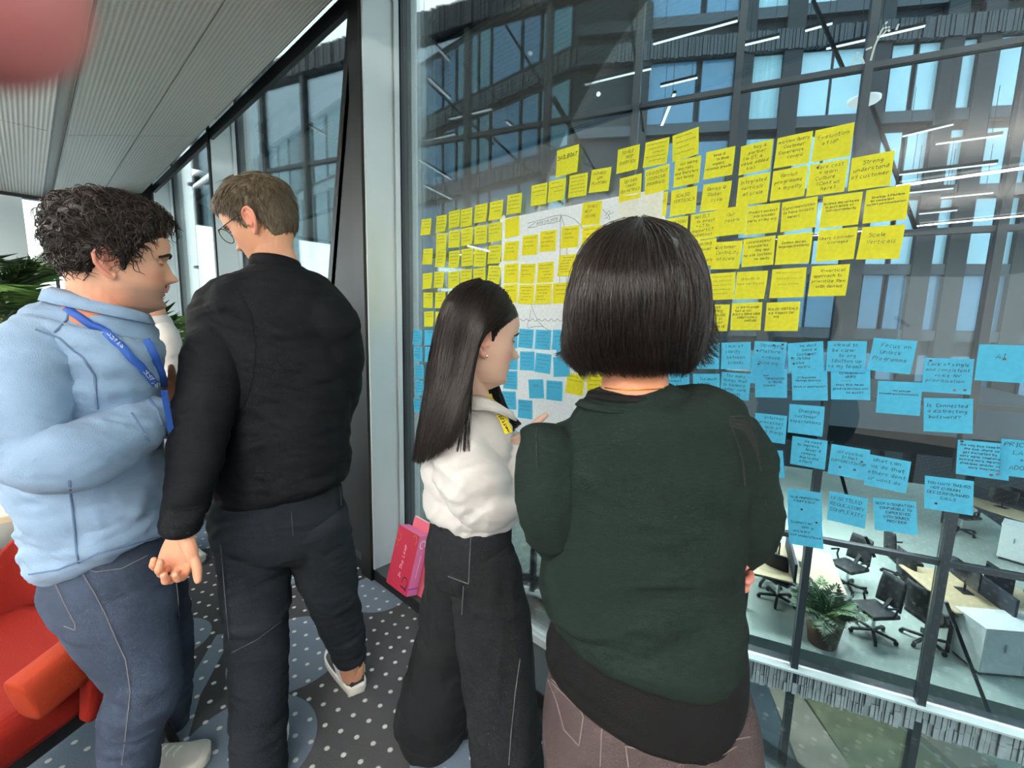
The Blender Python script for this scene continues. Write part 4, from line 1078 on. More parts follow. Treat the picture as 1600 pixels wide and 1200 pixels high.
tx = text_strokes('In The Loop', 0, 0, un, .25, .2)
art('script_lettering', [[(Wd * .56 - y, Hb * .20 + x) for x, y in s] for s in tx], .0022, M_WINK)
loop = lambda cx, cy, r, a0, a1: [(cx + r * math.cos(a0 + (a1 - a0) * i / 14), cy + 1.2 * r * math.sin(a0 + (a1 - a0) * i / 14)) for i in range(15)]
art('gold_loop', [loop(.022, Hb - .055, .017, 1.6, -2.6), loop(Wd - .03, Hb - .03, .018, 2.6, -1)], .005, M_GOLD)
art('gold_dot', [[(.018, Hb - .10), (.024, Hb - .10)]], .007, M_GOLD)
art('dark_loop', [loop(Wd - .035, .055, .022, -2.2, 3.4), [(Wd - .065, .03), (Wd - .01, .025)], [(Wd - .02, .02), (Wd - .015, .05)]], .006, M_NAVYI)
sm_ = lambda d, t: bp_(Wd, t, d) + ex * .0012
art('white_loop', [loop(.03, Hb - .045, .016, -.6, 5.0)], .006, M_WINK, sm_)
art('white_line', [[(.03, .09), (.034, .20)]], .003, M_WINK, sm_)
art('purple_stripe', [[(.0, .035), (Tb, .035)]], .006, M_PURP, sm_)
bd = empty('pink_board', bp_(Wd / 2, 0, Tb + .01), 'pale pink white-edged board standing behind the crimson box', 'board')
MB().obox(bp_(Wd / 2 + .03, Hb / 2 + .02, Tb + .008), ex * (Wd / 2 + .005), eu * (Hb / 2 + .03), en * .003).build('face', mat('salmon_card', (226, 110, 130), .5), bd)
MB().obox(bp_(Wd / 2 + .03, Hb / 2 + .02, Tb + .014), ex * (Wd / 2 + .008), eu * (Hb / 2 + .033), en * .0025).build('white_backing', M_WHITE, bd)
# ------------------------------------------------------------------ people: tools
from mathutils.bvhtree import BVHTree
def hash3(i, j, k):
    n = (i * 374761393 + j * 668265263 + k * 2147483647 + 1274126177) & 0x7fffffff
    n = ((n ^ (n >> 13)) * 1274126177) & 0x7fffffff
    return ((n ^ (n >> 16)) & 0xffff) / 65535.0
def vnoise(P):
    P = np.asarray(P, float); I = np.floor(P).astype(np.int64); F = P - I; F = F * F * (3 - 2 * F)
    out = 0
    for a in (0, 1):
        for b in (0, 1):
            for c in (0, 1):
                w = (F[:, 0] if a else 1 - F[:, 0]) * (F[:, 1] if b else 1 - F[:, 1]) * (F[:, 2] if c else 1 - F[:, 2])
                out = out + w * hash3(I[:, 0] + a, I[:, 1] + b, I[:, 2] + c)
    return out
def fbm(P, o=3):
    s = 0; a = .5
    for i in range(o): s = s + a * vnoise(np.asarray(P) * 2 ** i + 7.3 * i); a *= .5
    return s
class PxList(list): pass
def px_pts(L):
    """[(x, y, h, r_px, depth ratio)] -> ring list"""
    out = PxList()
    for e in L:
        x, y, h, r = e[:4]; k = e[4] if len(e) > 4 else 1.0
        out.append((at(x, y, h), r * mpp(x, y, h), k))
    return out
def smooth_rings(R, sub=4):
    """Catmull-Rom through the rings"""
    if len(R) < 3: sub = max(sub, 4)
    P = [np.array([*p, r, k]) for p, r, k in R]; out = []
    for i in range(len(P) - 1):
        p0 = P[max(i - 1, 0)]; p1 = P[i]; p2 = P[i + 1]; p3 = P[min(i + 2, len(P) - 1)]
        for s in range(sub):
            t = s / sub
            q = .5 * (2 * p1 + (p2 - p0) * t + (2 * p0 - 5 * p1 + 4 * p2 - p3) * t * t + (3 * p1 - p0 - 3 * p2 + p3) * t ** 3)
            out.append(q)
    out.append(P[-1])
    return [(Vector(q[:3]), max(q[3], .001), q[4]) for q in out]
def to_px(p):
    c = CM.transposed() @ (p - CPOS); return (FPX * c.x / -c.z, FPX * c.y / -c.z)
def pxpm(p, a):
    u = to_px(p - a * .01); v = to_px(p + a * .01); return math.hypot(u[0] - v[0], u[1] - v[1]) / .02
def limb(mb, R, n=20, caps=(1, 1), ref=None, sub=4):
    """closed tube through rings (point, silhouette radius, depth ratio); silhouette axis is square to the view"""
    px = isinstance(R, PxList); R = smooth_rings(R, sub); k = len(R); rings = []
    for i, (p, r, q) in enumerate(R):
        t = (R[min(i + 1, k - 1)][0] - R[max(i - 1, 0)][0]).normalized()
        vd = (p - CPOS).normalized() if ref is None else ref
        a = t.cross(vd)
        a.normalize(); b = t.cross(a).normalized()
        if px: r *= (FPX / -(CM.transposed() @ (p - CPOS)).z) / pxpm(p, a)      # a wide lens stretches things off its axis
        rings.append((p, a * r, b * r * q, t))
    full = []
    p, a, b, t = rings[0]; r = min(a.length, b.length) * caps[0]
    for s in (.08, .5, .85): full.append((p - t * r * math.sqrt(max(0, 1 - s * s)), a * s, b * s))
    full += [(p, a, b) for p, a, b, t in rings]
    p, a, b, t = rings[-1]; r = min(a.length, b.length) * caps[1]
    for s in (.85, .5, .08): full.append((p + t * r * math.sqrt(max(0, 1 - s * s)), a * s, b * s))
    base = len(mb.v)
    for p, a, b in full:
        for j in range(n):
            th = 2 * PI * j / n; mb.v.append(p + a * math.cos(th) + b * math.sin(th))
    m = len(full)
    for i in range(m - 1):
        for j in range(n): mb.f.append((base + i * n + j, base + i * n + (j + 1) % n, base + (i + 1) * n + (j + 1) % n, base + (i + 1) * n + j))
    mb.f.append(tuple(base + j for j in range(n))[::-1]); mb.f.append(tuple(base + (m - 1) * n + j for j in range(n)))
    return mb
def remesh(mb, vox, smooth=4, sfac=.5):
    me = bpy.data.meshes.new('tmp'); me.from_pydata([tuple(v) for v in mb.v], [], mb.f)
    b = bmesh.new(); b.from_mesh(me); bmesh.ops.recalc_face_normals(b, faces=b.faces); b.to_mesh(me); b.free()
    o = bpy.data.objects.new('tmp', me); COL.objects.link(o)
    m = o.modifiers.new('r', 'REMESH'); m.mode = 'VOXEL'; m.voxel_size = vox; m.adaptivity = 0
    if smooth:
        s = o.modifiers.new('s', 'SMOOTH'); s.factor = sfac; s.iterations = smooth
    dg = bpy.context.evaluated_depsgraph_get(); e = o.evaluated_get(dg); em = e.to_mesh()
    nv = len(em.vertices); V = np.empty(nv * 3); em.vertices.foreach_get('co', V); V = V.reshape(-1, 3)
    F = [tuple(p.vertices) for p in em.polygons]
    e.to_mesh_clear(); bpy.data.objects.remove(o); bpy.data.meshes.remove(me)
    return V, F
def normals(V, F):
    me = bpy.data.meshes.new('tmp'); me.from_pydata(V.tolist(), [], F); me.update()
    N = np.array([tuple(n.vector) for n in me.vertex_normals]); bpy.data.meshes.remove(me); return N
def folds(V, F, amp, fa, fb, axis=None, seed=0.0, ridge=True, mask=None, fine=0.0):
    """push cloth in and out along its normals: folds lie square to axis"""
    N = normals(V, F); ax = Vector(axis or (0, 0, 1)).normalized(); b = ax.cross(Vector((.3, 1, .1))).normalized(); c = ax.cross(b)
    Q = np.stack([V @ np.array(ax) * fa, V @ np.array(b) * fb, V @ np.array(c) * fb], 1) + seed
    W = np.stack([V @ np.array(b), V @ np.array(c), V @ np.array(ax)], 1) * 6 + seed
    Q[:, 0] += (fbm(W, 2) - .4) * 2.2
    n = fbm(Q, 2) / .75
    d = (1 - np.abs(2 * n - 1) * 1.6) if ridge else (n - .5) * 2
    d = d * amp
    if fine: d = d + (fbm(V * 60 + seed, 2) - .375) * fine
    if mask is not None: d = d * mask
    return V + N * d[:, None]
def px_of(V):
    M = np.array(CM); c = (V - np.array(CPOS)) @ M
    return 800 + FPX * c[:, 0] / -c[:, 2], 600 - FPX * c[:, 1] / -c[:, 2]
def add_obj(name, V, F, m, parent, col=None, smooth=True):
    o = mesh_obj(name, V, F, m, parent, smooth)
    if col is not None:
        at_ = o.data.color_attributes.new('Col', 'FLOAT_COLOR', 'POINT')
        a = np.ones((len(V), 4)); a[:, :3] = col; at_.data.foreach_set('color', a.ravel())
    return o
class Surf:
    """a built garment that pixel paths can be laid on"""
    def __init__(s, V, F):
        s.b = BVHTree.FromPolygons([tuple(v) for v in V], F)
    def hit(s, x, y, off=.001):
        d = ray(x, y).normalized(); l, n, i, t = s.b.ray_cast(CPOS, d)
        if l is None: return None
        if n.dot(d) > 0: n = -n
        return l + n * off
def seam(name, S, paths, w, m, parent, off=.0012, sub=6):
    """stitched lines and flat straps along the cloth, px paths; w in metres"""
    first = None
    for p in paths:
        mb = MB(); P = []
        for i in range(len(p) - 1):
            for k in range(sub): t = k / sub; P.append((p[i][0] * (1 - t) + p[i + 1][0] * t, p[i][1] * (1 - t) + p[i + 1][1] * t))
        P.append(p[-1]); H = [S.hit(x, y, off) for x, y in P]; H = [h for h in H if h is not None]
        if len(H) < 2: continue
        L = []
        for i in range(len(H)):
            t = H[min(i + 1, len(H) - 1)] - H[max(i - 1, 0)]; a = t.cross(H[i] - CPOS)
            L.append(a.normalized() * w / 2 if a.length > 1e-9 else Vector((0, 0, w / 2)))
        base = len(mb.v); up = [(CPOS - h).normalized() * .0008 for h in H]
        for h, a, u in zip(H, L, up): mb.v += [h + a - u * 2, h + a + u, h - a + u, h - a - u * 2]
        for i in range(len(H) - 1):
            for q in range(3):
                x = base + i * 4 + q; mb.f.append((x, x + 1, x + 5, x + 4))
        o = mb.build(name, m, parent, True); first = first or o
    return first
# ---- head
ZR = np.array([-.012, 0, .006, .015, .030, .045, .060, .075, .095, .115, .135, .155, .175, .195, .210, .220, .2255])
FRT = np.array([.046, .066, .077, .082, .081, .081, .082, .084, .084, .083, .090, .092, .086, .071, .051, .028, .002])
BCK = np.array([.010, .012, .018, .026, .040, .056, .072, .084, .093, .098, .101, .102, .098, .086, .065, .038, .002])
WID = np.array([.014, .026, .036, .044, .053, .059, .063, .067, .070, .072, .0745, .0755, .073, .064, .049, .028, .002])
def head_surface(th, z, nose=1.0, jaw=1.0, lip=1.0, browk=1.0):
    f = np.interp(z, ZR, FRT); b = np.interp(z, ZR, BCK); w = np.interp(z, ZR, WID) * (1 + (jaw - 1) * np.clip((.095 - z) / .05, 0, 1))
    c, s = np.cos(th), np.sin(th)
    ex = np.where(c > 0, 2.35, 2.1)
    yy = np.where(c > 0, f, b)
    r = (np.abs(c / yy) ** ex + np.abs(s / w) ** ex) ** (-1 / ex)
    x, y = r * s, r * c
    fr = np.clip(c, 0, 1) ** .5
    g = lambda d, sg: np.exp(-(d / sg) ** 2)
    # nose
    zz = np.clip((z - .078) / (.120 - .078), 0, 1)
    hgt = np.where(z >= .078, .0170 * (1 - zz) ** .9 + .003 * zz, .0170 * np.clip(1 - (.078 - z) / .013, 0, 1) ** .6) + .0090 * g(z - .0790, .0105)
    hgt = np.where(z > .126, 0, hgt)
    sg = np.where(z >= .078, .0135 - .0055 * zz, .0135)
    y = y + fr * hgt * nose * np.exp(-(np.abs(x) / sg) ** 2.4)
    y = y + fr * .004 * nose * g(np.abs(x) - .013, .006) * g(z - .074, .006)
    # lips, mouth line, chin
    y = y + fr * lip * (.0065 * g(z - .0515, .0045) + .0060 * g(z - .0405, .0045) - .0035 * g(z - .046, .0018)) * g(x, .021)
    y = y - fr * .003 * g(z - .031, .006) * g(x, .02)
    y = y + fr * .006 * g(z - .013, .010) * g(x, .018)
    # eyes and brows
    y = y - fr * .010 * g(np.abs(x) - .031, .014) * g(z - .113, .011)
    y = y + fr * browk * .004 * g(np.abs(x) - .030, .022) * g(z - .131, .007)
    y = y - fr * .003 * g(x, .010) * g(z - .120, .006)
    x = x + np.sign(x) * fr * .003 * g(np.abs(x) - .050, .015) * g(z - .090, .014)
    return x, y
def head_grid(n=120, rows=110, off=0.0, **kw):
    zs = np.concatenate([np.linspace(-.012, .2, rows - 12), .2255 - .0255 * (1 - np.linspace(.06, 1, 12)) ** 2])
    th = np.linspace(-PI, PI, n, endpoint=False); th = th - .45 * np.sin(th)       # more columns at the face
    T, Z = np.meshgrid(th, zs)
    x, y = head_surface(T, Z, **kw)
    return T, Z, np.stack([x, y, Z], -1), n, rows
class Head:
    """places head coordinates (x right, y towards the face, z up, chin at 0) in the world"""
    def __init__(s, px, py, h, az, pitch=0.0, roll=0.0, scale=1.0, **kw):
        d = FWD * math.cos(math.radians(az)) + RIGHT * math.sin(math.radians(az))
        x = Vector((d.y, -d.x, 0))
        R = Matrix((x, d, UP)).transposed()
        R = R @ Matrix.Rotation(math.radians(roll), 3, 'Y') @ Matrix.Rotation(math.radians(pitch), 3, 'X')
        s.R = np.array(R); s.s = scale; s.kw = kw; s.ref = np.array([0, 0, .095]); s.o = np.array(at(px, py, h))
    def w(s, P):
        P = np.asarray(P, float); return s.o + ((P - s.ref) * s.s) @ s.R.T
    def v(s, *p): return Vector(s.w(np.array(p)))
    def local(s, V): return (np.asarray(V) - s.o) @ s.R / s.s + s.ref
def head_mb(mb, H, ears=True):
    T, Z, P, n, rows = head_grid(**H.kw)
    W = H.w(P.reshape(-1, 3)); base = len(mb.v); mb.v += [Vector(p) for p in W]
    for i in range(rows - 1):
        for j in range(n): mb.f.append((base + i * n + j, base + i * n + (j + 1) % n, base + (i + 1) * n + (j + 1) % n, base + (i + 1) * n + j))
    mb.f.append(tuple(base + j for j in range(n))[::-1]); mb.f.append(tuple(base + (rows - 1) * n + j for j in range(n)))
    if ears:
        for sx in (-1, 1):
            e = lambda u, v, d: H.v(sx * (.0715 + d), -.008 - .30 * d * 1 - u, .094 + v)      # u to the back, v up, d outwards
            rim = [(-.004, -.004, .001), (-.010, .012, .004), (-.006, .026, .008), (.006, .033, .012), (.018, .029, .017), (.024, .014, .020), (.022, -.002, .018), (.014, -.016, .013), (.006, -.026, .008), (-.002, -.030, .004), (-.005, -.022, .002)]
            mb.tube([e(*q) for q in rim], [.003, .0036, .004, .004, .0042, .0042, .004, .0042, .0052, .0052, .003], 8)
            anti = [(.000, -.012, .006), (.010, -.006, .012), (.013, .006, .014), (.010, .018, .012), (.004, .022, .009)]
            mb.tube([e(*q) for q in anti], [.003, .0034, .0034, .003, .0024], 8)
            mb.tube([e(-.008, .004, .003), e(-.008, -.006, .004)], .004, 8)
            ctr = e(.006, .002, .004)
            V = []; m = 12
            for k in range(m):
                q = rim[int(k * len(rim) / m)]
                V.append(e(q[0], q[1], q[2] - .001)); 
            b0 = len(mb.v); mb.v += V + [v + (H.v(sx * -.006, 0, 0) - H.v(0, 0, 0)) for v in V]
            mb.f.append(tuple(b0 + k for k in range(m))); mb.f.append(tuple(b0 + m + k for k in range(m))[::-1])
            for k in range(m): mb.f.append((b0 + k, b0 + m + k, b0 + m + (k + 1) % m, b0 + (k + 1) % m))
    return mb
def skin_col(H, V, base, lips=None, beard=None, cheek=None, neck=None):
    L = H.local(V); x, y, z = L.T
    C = np.tile(np.array(srgb(*base)[:3]), (len(V), 1))
    def mixc(c, m):
        nonlocal C
        C = C * (1 - m[:, None]) + np.array(srgb(*c)[:3]) * m[:, None]
    g = lambda d, s: np.exp(-(d / s) ** 2)
    front = np.clip((y - .03) / .03, 0, 1)
    if neck: mixc(neck, np.clip((.05 - z) / .05, 0, 1) * np.clip((.05 - y) / .05, 0, 1))
    if cheek: mixc(cheek, .5 * g(np.abs(x) - .045, .02) * g(z - .078, .022) * front)
    if beard: mixc(beard, .62 * np.clip((.066 - z) / .02, 0, 1) * np.clip((z + .03) / .02, 0, 1) * np.clip((y - .0) / .03, 0, 1) * (1 - g(x, .018) * g(z - .046, .008)))
    if lips: mixc(lips, .85 * g(z - .046, .0085) * g(x, .020) * np.clip((y - .075) / .006, 0, 1))
    mixc((70, 36, 30), .75 * g(z - .046, .0016) * g(x, .022) * np.clip((y - .07) / .006, 0, 1))
    mixc((60, 30, 26), .8 * g(np.abs(x) - .008, .0045) * g(z - .0665, .0028) * np.clip((y - .085) / .006, 0, 1))
    ear = np.clip((np.abs(x) - .072) / .008, 0, 1)
    mixc((214, 120, 108), .5 * ear)
    return C
def eyes(H, parent, iris, lidclose=.35, skin=None):
    for sx in (-1, 1):
        c = (sx * .031, .0655, .1125)
        mb = MB(); n = 20; V = []
        for i in range(11):
            for j in range(n):
                a = PI * i / 10; b = 2 * PI * j / n; V.append(H.v(c[0] + .0118 * math.sin(a) * math.cos(b), c[1] + .0118 * math.cos(a), c[2] + .0118 * math.sin(a) * math.sin(b)))
        F = [(i * n + j, i * n + (j + 1) % n, (i + 1) * n + (j + 1) % n, (i + 1) * n + j) for i in range(10) for j in range(n)]
        e = mesh_obj('eye', V, F, mat('eye_white', (190, 184, 178), .2), parent, True)
        V = [H.v(c[0], c[1] + .0121, c[2] - .001)] + [H.v(c[0] + .0052 * math.cos(2 * PI * j / 16), c[1] + .0111, c[2] - .001 + .0052 * math.sin(2 * PI * j / 16)) for j in range(16)]
        mesh_obj('iris', V, [(0, 1 + j, 1 + (j + 1) % 16) for j in range(16)], iris, e, True)
        for up, cl in ((1, lidclose), (-1, .30)):
            V = []; F = []; m = 14
            for i in range(6):
                for j in range(m):
                    lat = (cl - .1) + (1.5 - cl) * i / 5 if up > 0 else -cl - (1.5 - cl) * i / 5
                    lon = (j / (m - 1) - .5) * 2.6
                    if up > 0 and i == 0: lat = (cl - .35) + .35 * abs(lon) / 1.3 * .3
                    rr = .0132
                    V.append(H.v(c[0] + rr * math.cos(lat) * math.sin(lon), c[1] + rr * math.cos(lat) * math.cos(lon), c[2] + rr * math.sin(lat)))
            F = [(i * m + j, i * m + j + 1, (i + 1) * m + j + 1, (i + 1) * m + j) for i in range(5) for j in range(m - 1)]
            mesh_obj('eyelid', V, F, skin, e, True)
            if up > 0:
                MB().tube([Vector(V_) + parent_zero for V_ in V[1:m - 1]], .0009, 5).build('eyelash', mat('lash', (24, 18, 16), .6), e)
parent_zero = Vector((0, 0, 0))
def eyebrow(H, parent, m, thick=.0034, inner=.014, outer=.052):
    for sx in (-1, 1):
        P = []
        for i in range(9):
            t = i / 8; x = inner + (outer - inner) * t; z = .1290 + .006 * math.sin(PI * min(1, t * 1.1)) - .004 * t * t
            th = math.atan2(x, .088); xs, ys = head_surface(np.array([th]), np.array([z]), **H.kw)
            for _ in range(4):
                th += (x - float(xs[0])) / .09; xs, ys = head_surface(np.array([th]), np.array([z]), **H.kw)
            P.append(H.v(sx * x, float(ys[0]) + .0012, z))
        MB().tube(P, [thick * (.6 + .6 * math.sin(PI * (.15 + .7 * i / 8))) * .8 for i in range(9)], 6).build('eyebrow', m, parent, True)
# ---- strands
def strand_mesh(name, S, wd, m, parent, taper=.25, kind='stuff'):
    """S: (count, points, 3) world; each strand a three-sided tapering tube"""
    S = np.asarray(S); c, k, _ = S.shape
    t = np.gradient(S, axis=1); t /= np.linalg.norm(t, axis=2, keepdims=True) + 1e-9
    rf = NR.normal(size=(c, 1, 3)); a = np.cross(t, rf); a /= np.linalg.norm(a, axis=2, keepdims=True) + 1e-9; b = np.cross(t, a)
    w = np.asarray(wd).reshape(-1, 1, 1) if hasattr(wd, '__len__') else wd
    prof = (1 - (1 - taper) * np.linspace(0, 1, k) ** 2)[None, :, None]
    V = []
    for q in range(3):
        an = 2 * PI * q / 3; V.append(S + (a * math.cos(an) + b * math.sin(an)) * w * prof)
    V = np.stack(V, 2).reshape(-1, 3)
    idx = (np.arange(c)[:, None] * k + np.arange(k - 1)[None, :]).reshape(-1) * 3
    F = np.concatenate([np.stack([idx + q, idx + (q + 1) % 3, idx + (q + 1) % 3 + 3, idx + q + 3], 1) for q in range(3)])
    me = bpy.data.meshes.new(name); org = np.array(wloc(parent))
    me.vertices.add(len(V)); me.vertices.foreach_set('co', (V - org).ravel())
    me.loops.add(F.size); me.loops.foreach_set('vertex_index', F.ravel().astype(np.int32))
    me.polygons.add(len(F)); me.polygons.foreach_set('loop_start', np.arange(0, F.size, 4, dtype=np.int32))
    me.update(calc_edges=True); me.polygons.foreach_set('use_smooth', [True] * len(F))
    me.materials.append(m)
    o = bpy.data.objects.new(name, me); COL.objects.link(o); o.parent = parent
    if kind: o['kind'] = kind
    return o
def guide_surface(G):
    """G: list of guide polylines (world points, equal length) -> function (u, t) -> points"""
    A = np.array([[tuple(p) for p in g] for g in G])
    U, T = A.shape[:2]
    def cr(arr, x, n):
        x = np.clip(x, 0, n - 1 - 1e-6); i = np.floor(x).astype(int); f = (x - i)
        return i, f
    def f(u, t):
        x = np.clip(u, 0, 1) * (U - 1); y = np.clip(t, 0, 1) * (T - 1)
        i = np.minimum(np.floor(x).astype(int), U - 2); fx = (x - i)
        j = np.minimum(np.floor(y).astype(int), T - 2); fy = (y - j)
        def row(i_):
            P = [A[i_, np.clip(j + d, 0, T - 1)] for d in (-1, 0, 1, 2)]; s = fy[:, None]
            return .5 * (2 * P[1] + (P[2] - P[0]) * s + (2 * P[0] - 5 * P[1] + 4 * P[2] - P[3]) * s ** 2 + (3 * P[1] - P[0] - 3 * P[2] + P[3]) * s ** 3)
        Q = [row(np.clip(i + d, 0, U - 1)) for d in (-1, 0, 1, 2)]; s = fx[:, None]
        return .5 * (2 * Q[1] + (Q[2] - Q[0]) * s + (2 * Q[0] - 5 * Q[1] + 4 * Q[2] - Q[3]) * s ** 2 + (3 * Q[1] - Q[0] - 3 * Q[2] + Q[3]) * s ** 3)
    return f
def hand_mb(mb, wrist, ydir, xdir, mirror=1, curl=(.5, .7, .5), spread=.08, thumb=(.55, .5), scale=1.0, seed=1):
    """palm, five fingers of unequal length with knuckle bends, thumb from the side of the palm; +x is the thumb side, fingers curl towards palm side"""
    y = ydir.normalized(); x = (xdir - y * xdir.dot(y)).normalized(); z = x.cross(y) * mirror      # z: back of the hand
    P = lambda a, b, c: wrist + (x * a + y * b + z * c) * scale
    rr = random.Random(seed)
    def ring(p, r, k=1.0): return (p, r * scale, k)
    vw = z
    limb(mb, [ring(P(0, -.05, 0), .026, .75), ring(P(0, 0, 0), .027, .66), ring(P(.002, .035, 0), .037, .42), ring(P(0, .07, .001), .041, .33), ring(P(-.002, .092, .0), .038, .27)], 18, (0, .6), vw)
    limb(mb, [ring(P(.012, .012, -.006), .016), ring(P(.030, .036, -.010), .0155), ring(P(.038, .055, -.010), .012)], 12, (1, 1), vw)
    for i, (bx, by, L, r) in enumerate(((.030, .086, .072, .0092), (.010, .092, .080, .0095), (-.011, .089, .074, .009), (-.030, .080, .058, .0080))):
        ang = spread * (1.5 - i) * -1; d = (y * math.cos(ang) - x * math.sin(ang))
        p = P(bx, by - .012, .002); R = [ring(p, r * 1.08)]; a = 0
        d0 = d
        for q, (seg, c) in enumerate(zip((.45, .31, .24), curl)):
            a += c * rr.uniform(.9, 1.12) * (1 + .06 * i)
            dd = d0 * math.cos(a) - z * math.sin(a); p2 = p + dd * L * seg * scale
            R.append(ring((p + p2) / 2, r * (.97 - .07 * q))); R.append(ring(p2, r * (1.0 - .09 * q))); p = p2
        limb(mb, R, 12, (1, 1), x, 3)
    a0, a1 = thumb
    d = (x * math.sin(a0 + .5) + y * math.cos(a0 + .5) - z * .25).normalized(); p = P(.034, .045, -.008)
    R = [ring(p, .0115)]; p2 = p + d * .034 * scale; R.append(ring(p2, .0105)); d2 = (d * math.cos(a1) + y * math.sin(a1) * .8 - z * .2).normalized()
    p3 = p2 + d2 * .030 * scale; R += [ring((p2 + p3) / 2, .0098), ring(p3, .0078)]
    limb(mb, R, 12, (1, 1), z, 3)
    return mb
def shoe(parent, heel, toe, m_up, m_sole, L=.28, W=.095, tongue=None, name='shoe', laces=True):
    """low trainer: sole, upper, laces"""
    d = (toe - heel); d.z = 0; d.normalize(); s = Vector((d.y, -d.x, 0)); o = Vector((heel.x, heel.y, 0))
    def wd(t): return W / 2 * (math.sqrt(1 - ((.10 - t) / .105) ** 2) if t < .10 else 1) * (0.70 + .42 * math.sin(PI * min(1, t * .62 + .06)) ** 1.4 if t < .8 else (0.70 + .42 * math.sin(PI * (.8 * .62 + .06)) ** 1.4) * math.sqrt(max(0.0, 1 - ((t - .8) / .205) ** 2)))
    N = 40; out = []
    prof = [(i / N, 1) for i in range(N + 1)] + [(1 - i / N, -1) for i in range(1, N)]
    V = []; F = []; lv = [(.0, .94), (.004, 1.0), (.026, 1.03), (.034, 1.0)]
    n = len(prof)
    for z, k in lv:
        for t, sg in prof: V.append(o + d * (t * L * 1.0 - .01) + s * sg * wd(max(.015, t)) * k + UP * (z + .012 * max(0, (t - .75) / .25) ** 2 * (1 if z > 0 else .6)))
    for a in range(len(lv) - 1):
        for j in range(n): F.append((a * n + j, a * n + (j + 1) % n, (a + 1) * n + (j + 1) % n, (a + 1) * n + j))
    F.append(tuple(range(n))[::-1]); F.append(tuple((len(lv) - 1) * n + j for j in range(n)))
    root = mesh_obj(name, V, F, m_sole, parent, True)
    mb = MB()
    for i in range(25):
        t = i / 24; top = .10 - .052 * min(1, max(0, (t - .28) / .5)) - .018 * max(0, (t - .8) / .2) ** 2
        if t < .06: top = .092
        w = wd(max(.03, t)) * .96
        c = o + d * (.004 + t * (L - .022))
        for j in range(13):
            a = PI * j / 12; mb.v.append(c + s * math.cos(a) * w * (1 - .25 * math.sin(a) ** 2 * (t < .5)) + UP * (.03 + (top - .03) * math.sin(a) ** .7))
    for i in range(24):
        for j in range(12): q = i * 13 + j; mb.f.append((q, q + 1, q + 14, q + 13))
    mb.f.append(tuple(range(13))); mb.f.append(tuple(24 * 13 + j for j in range(13))[::-1])
    mb.build('upper', m_up, root, True)
    if laces:
        for i in range(5):
            t = .36 + .075 * i; top = .10 - .052 * min(1, max(0, (t - .28) / .5)) + .003; c = o + d * (.004 + t * (L - .022)); w = wd(t) * .45
            MB().tube([c + s * w + UP * (top - .012), c + s * w * .4 + UP * top, c - s * w * .4 + UP * top + d * .01, c - s * w + UP * (top - .012) + d * .01], .0028, 6).build('lace', mat('white_lace', (250, 250, 248), .7), root)
    return root
def skin_mat(name): return mat(name, (1, 1, 1), .5, bump=.06, bscale=220, vcol=True, spec=.35)
def cyl_to_floor(mb, pts, n=16): return limb(mb, pts, n)
# ------------------------------------------------------------------ person 1: the man in the denim shirt
SK1 = skin_mat('skin_light')
def hair_mat(name, c1, c2, rough=.38, spec=.5):
    m = mat(name, c1, rough, spec=spec); nt = m.node_tree; nd = nt.nodes; lk = nt.links
    gi = nd.new('ShaderNodeNewGeometry'); mr = nd.new('ShaderNodeMix'); mr.data_type = 'RGBA'
    mr.inputs[6].default_value = srgb(*c1); mr.inputs[7].default_value = srgb(*c2)
    lk.new(gi.outputs['Random Per Island'], mr.inputs[0]); lk.new(mr.outputs[2], nd['Principled BSDF'].inputs['Base Color'])
    return m
M_JEANS = mat('grey_blue_denim', (46, 56, 72), .9, bump=.5, bscale=420, var=.35, vscale=7, spec=.15)
M_CHAM = mat('washed_chambray', (140, 167, 196), .9, spec=.15, bump=.5, bscale=500, var=.16, vscale=9, sheen=.15)
M_CHAMD = mat('chambray_seam', (92, 116, 148), .85)
M_TAN = mat('jeans_stitch', (112, 108, 110), .8)
M_DKBR = hair_mat('dark_brown_hair', (20, 15, 13), (46, 34, 28), .4, .35)
def garment(name, chains, vox, m, parent, fold=None, smooth=5, caps=(.3, .3)):
    mb = MB()
    for c in chains: limb(mb, px_pts(c) if not isinstance(c[0][0], Vector) else c, 24, caps)
    V, F = remesh(mb, vox, smooth)
    for kw in (fold or []): V = folds(V, F, **kw)
    return add_obj(name, V, F, m, parent), V, F
def person(px, py, h, label):
    b = at(px, py, h); b.z = 0
    return empty('person', b, label, 'person')

P1 = person(170, 900, 1.06, 'man with curly dark hair in light denim shirt, jeans and blue staff lanyard')
H1 = Head(186, 415, 1.06, 50, pitch=-5, roll=2, scale=1.03, nose=1.0, jaw=1.05, lip=.65)
mb = MB(); head_mb(mb, H1)
limb(mb, [(H1.v(0, -.034, .070), .060, 1), (H1.v(0, -.030, .02), .058, 1), (H1.v(0, -.040, -.03), .060, 1), (at(148, 525, 1.06), .056, 1)], 24, (.3, 1))
V, F = remesh(mb, .0021, 2)
C1 = skin_col(H1, V, (216, 164, 138), (186, 116, 104), (128, 106, 92), (220, 140, 118), (214, 138, 104))
mb2 = MB()          # trunk, limbs under the clothes (coarse) and the hand
limb(mb2, px_pts([(146, 550, 1.06, 60, 1), (138, 680, 1.06, 92, .9), (150, 800, 1.06, 84, .9), (168, 905, 1.06, 74, .85)]))
limb(mb2, px_pts([(62, 560, .95, 40), (60, 700, .88, 36), (160, 690, .95, 28), (245, 640, 1.10, 20)]))
limb(mb2, px_pts([(184, 918, 1.05, 42), (222, 1070, 1.06, 44), (200, 1230, 1.05, 34), (200, 1310, 1.05, 30)]))
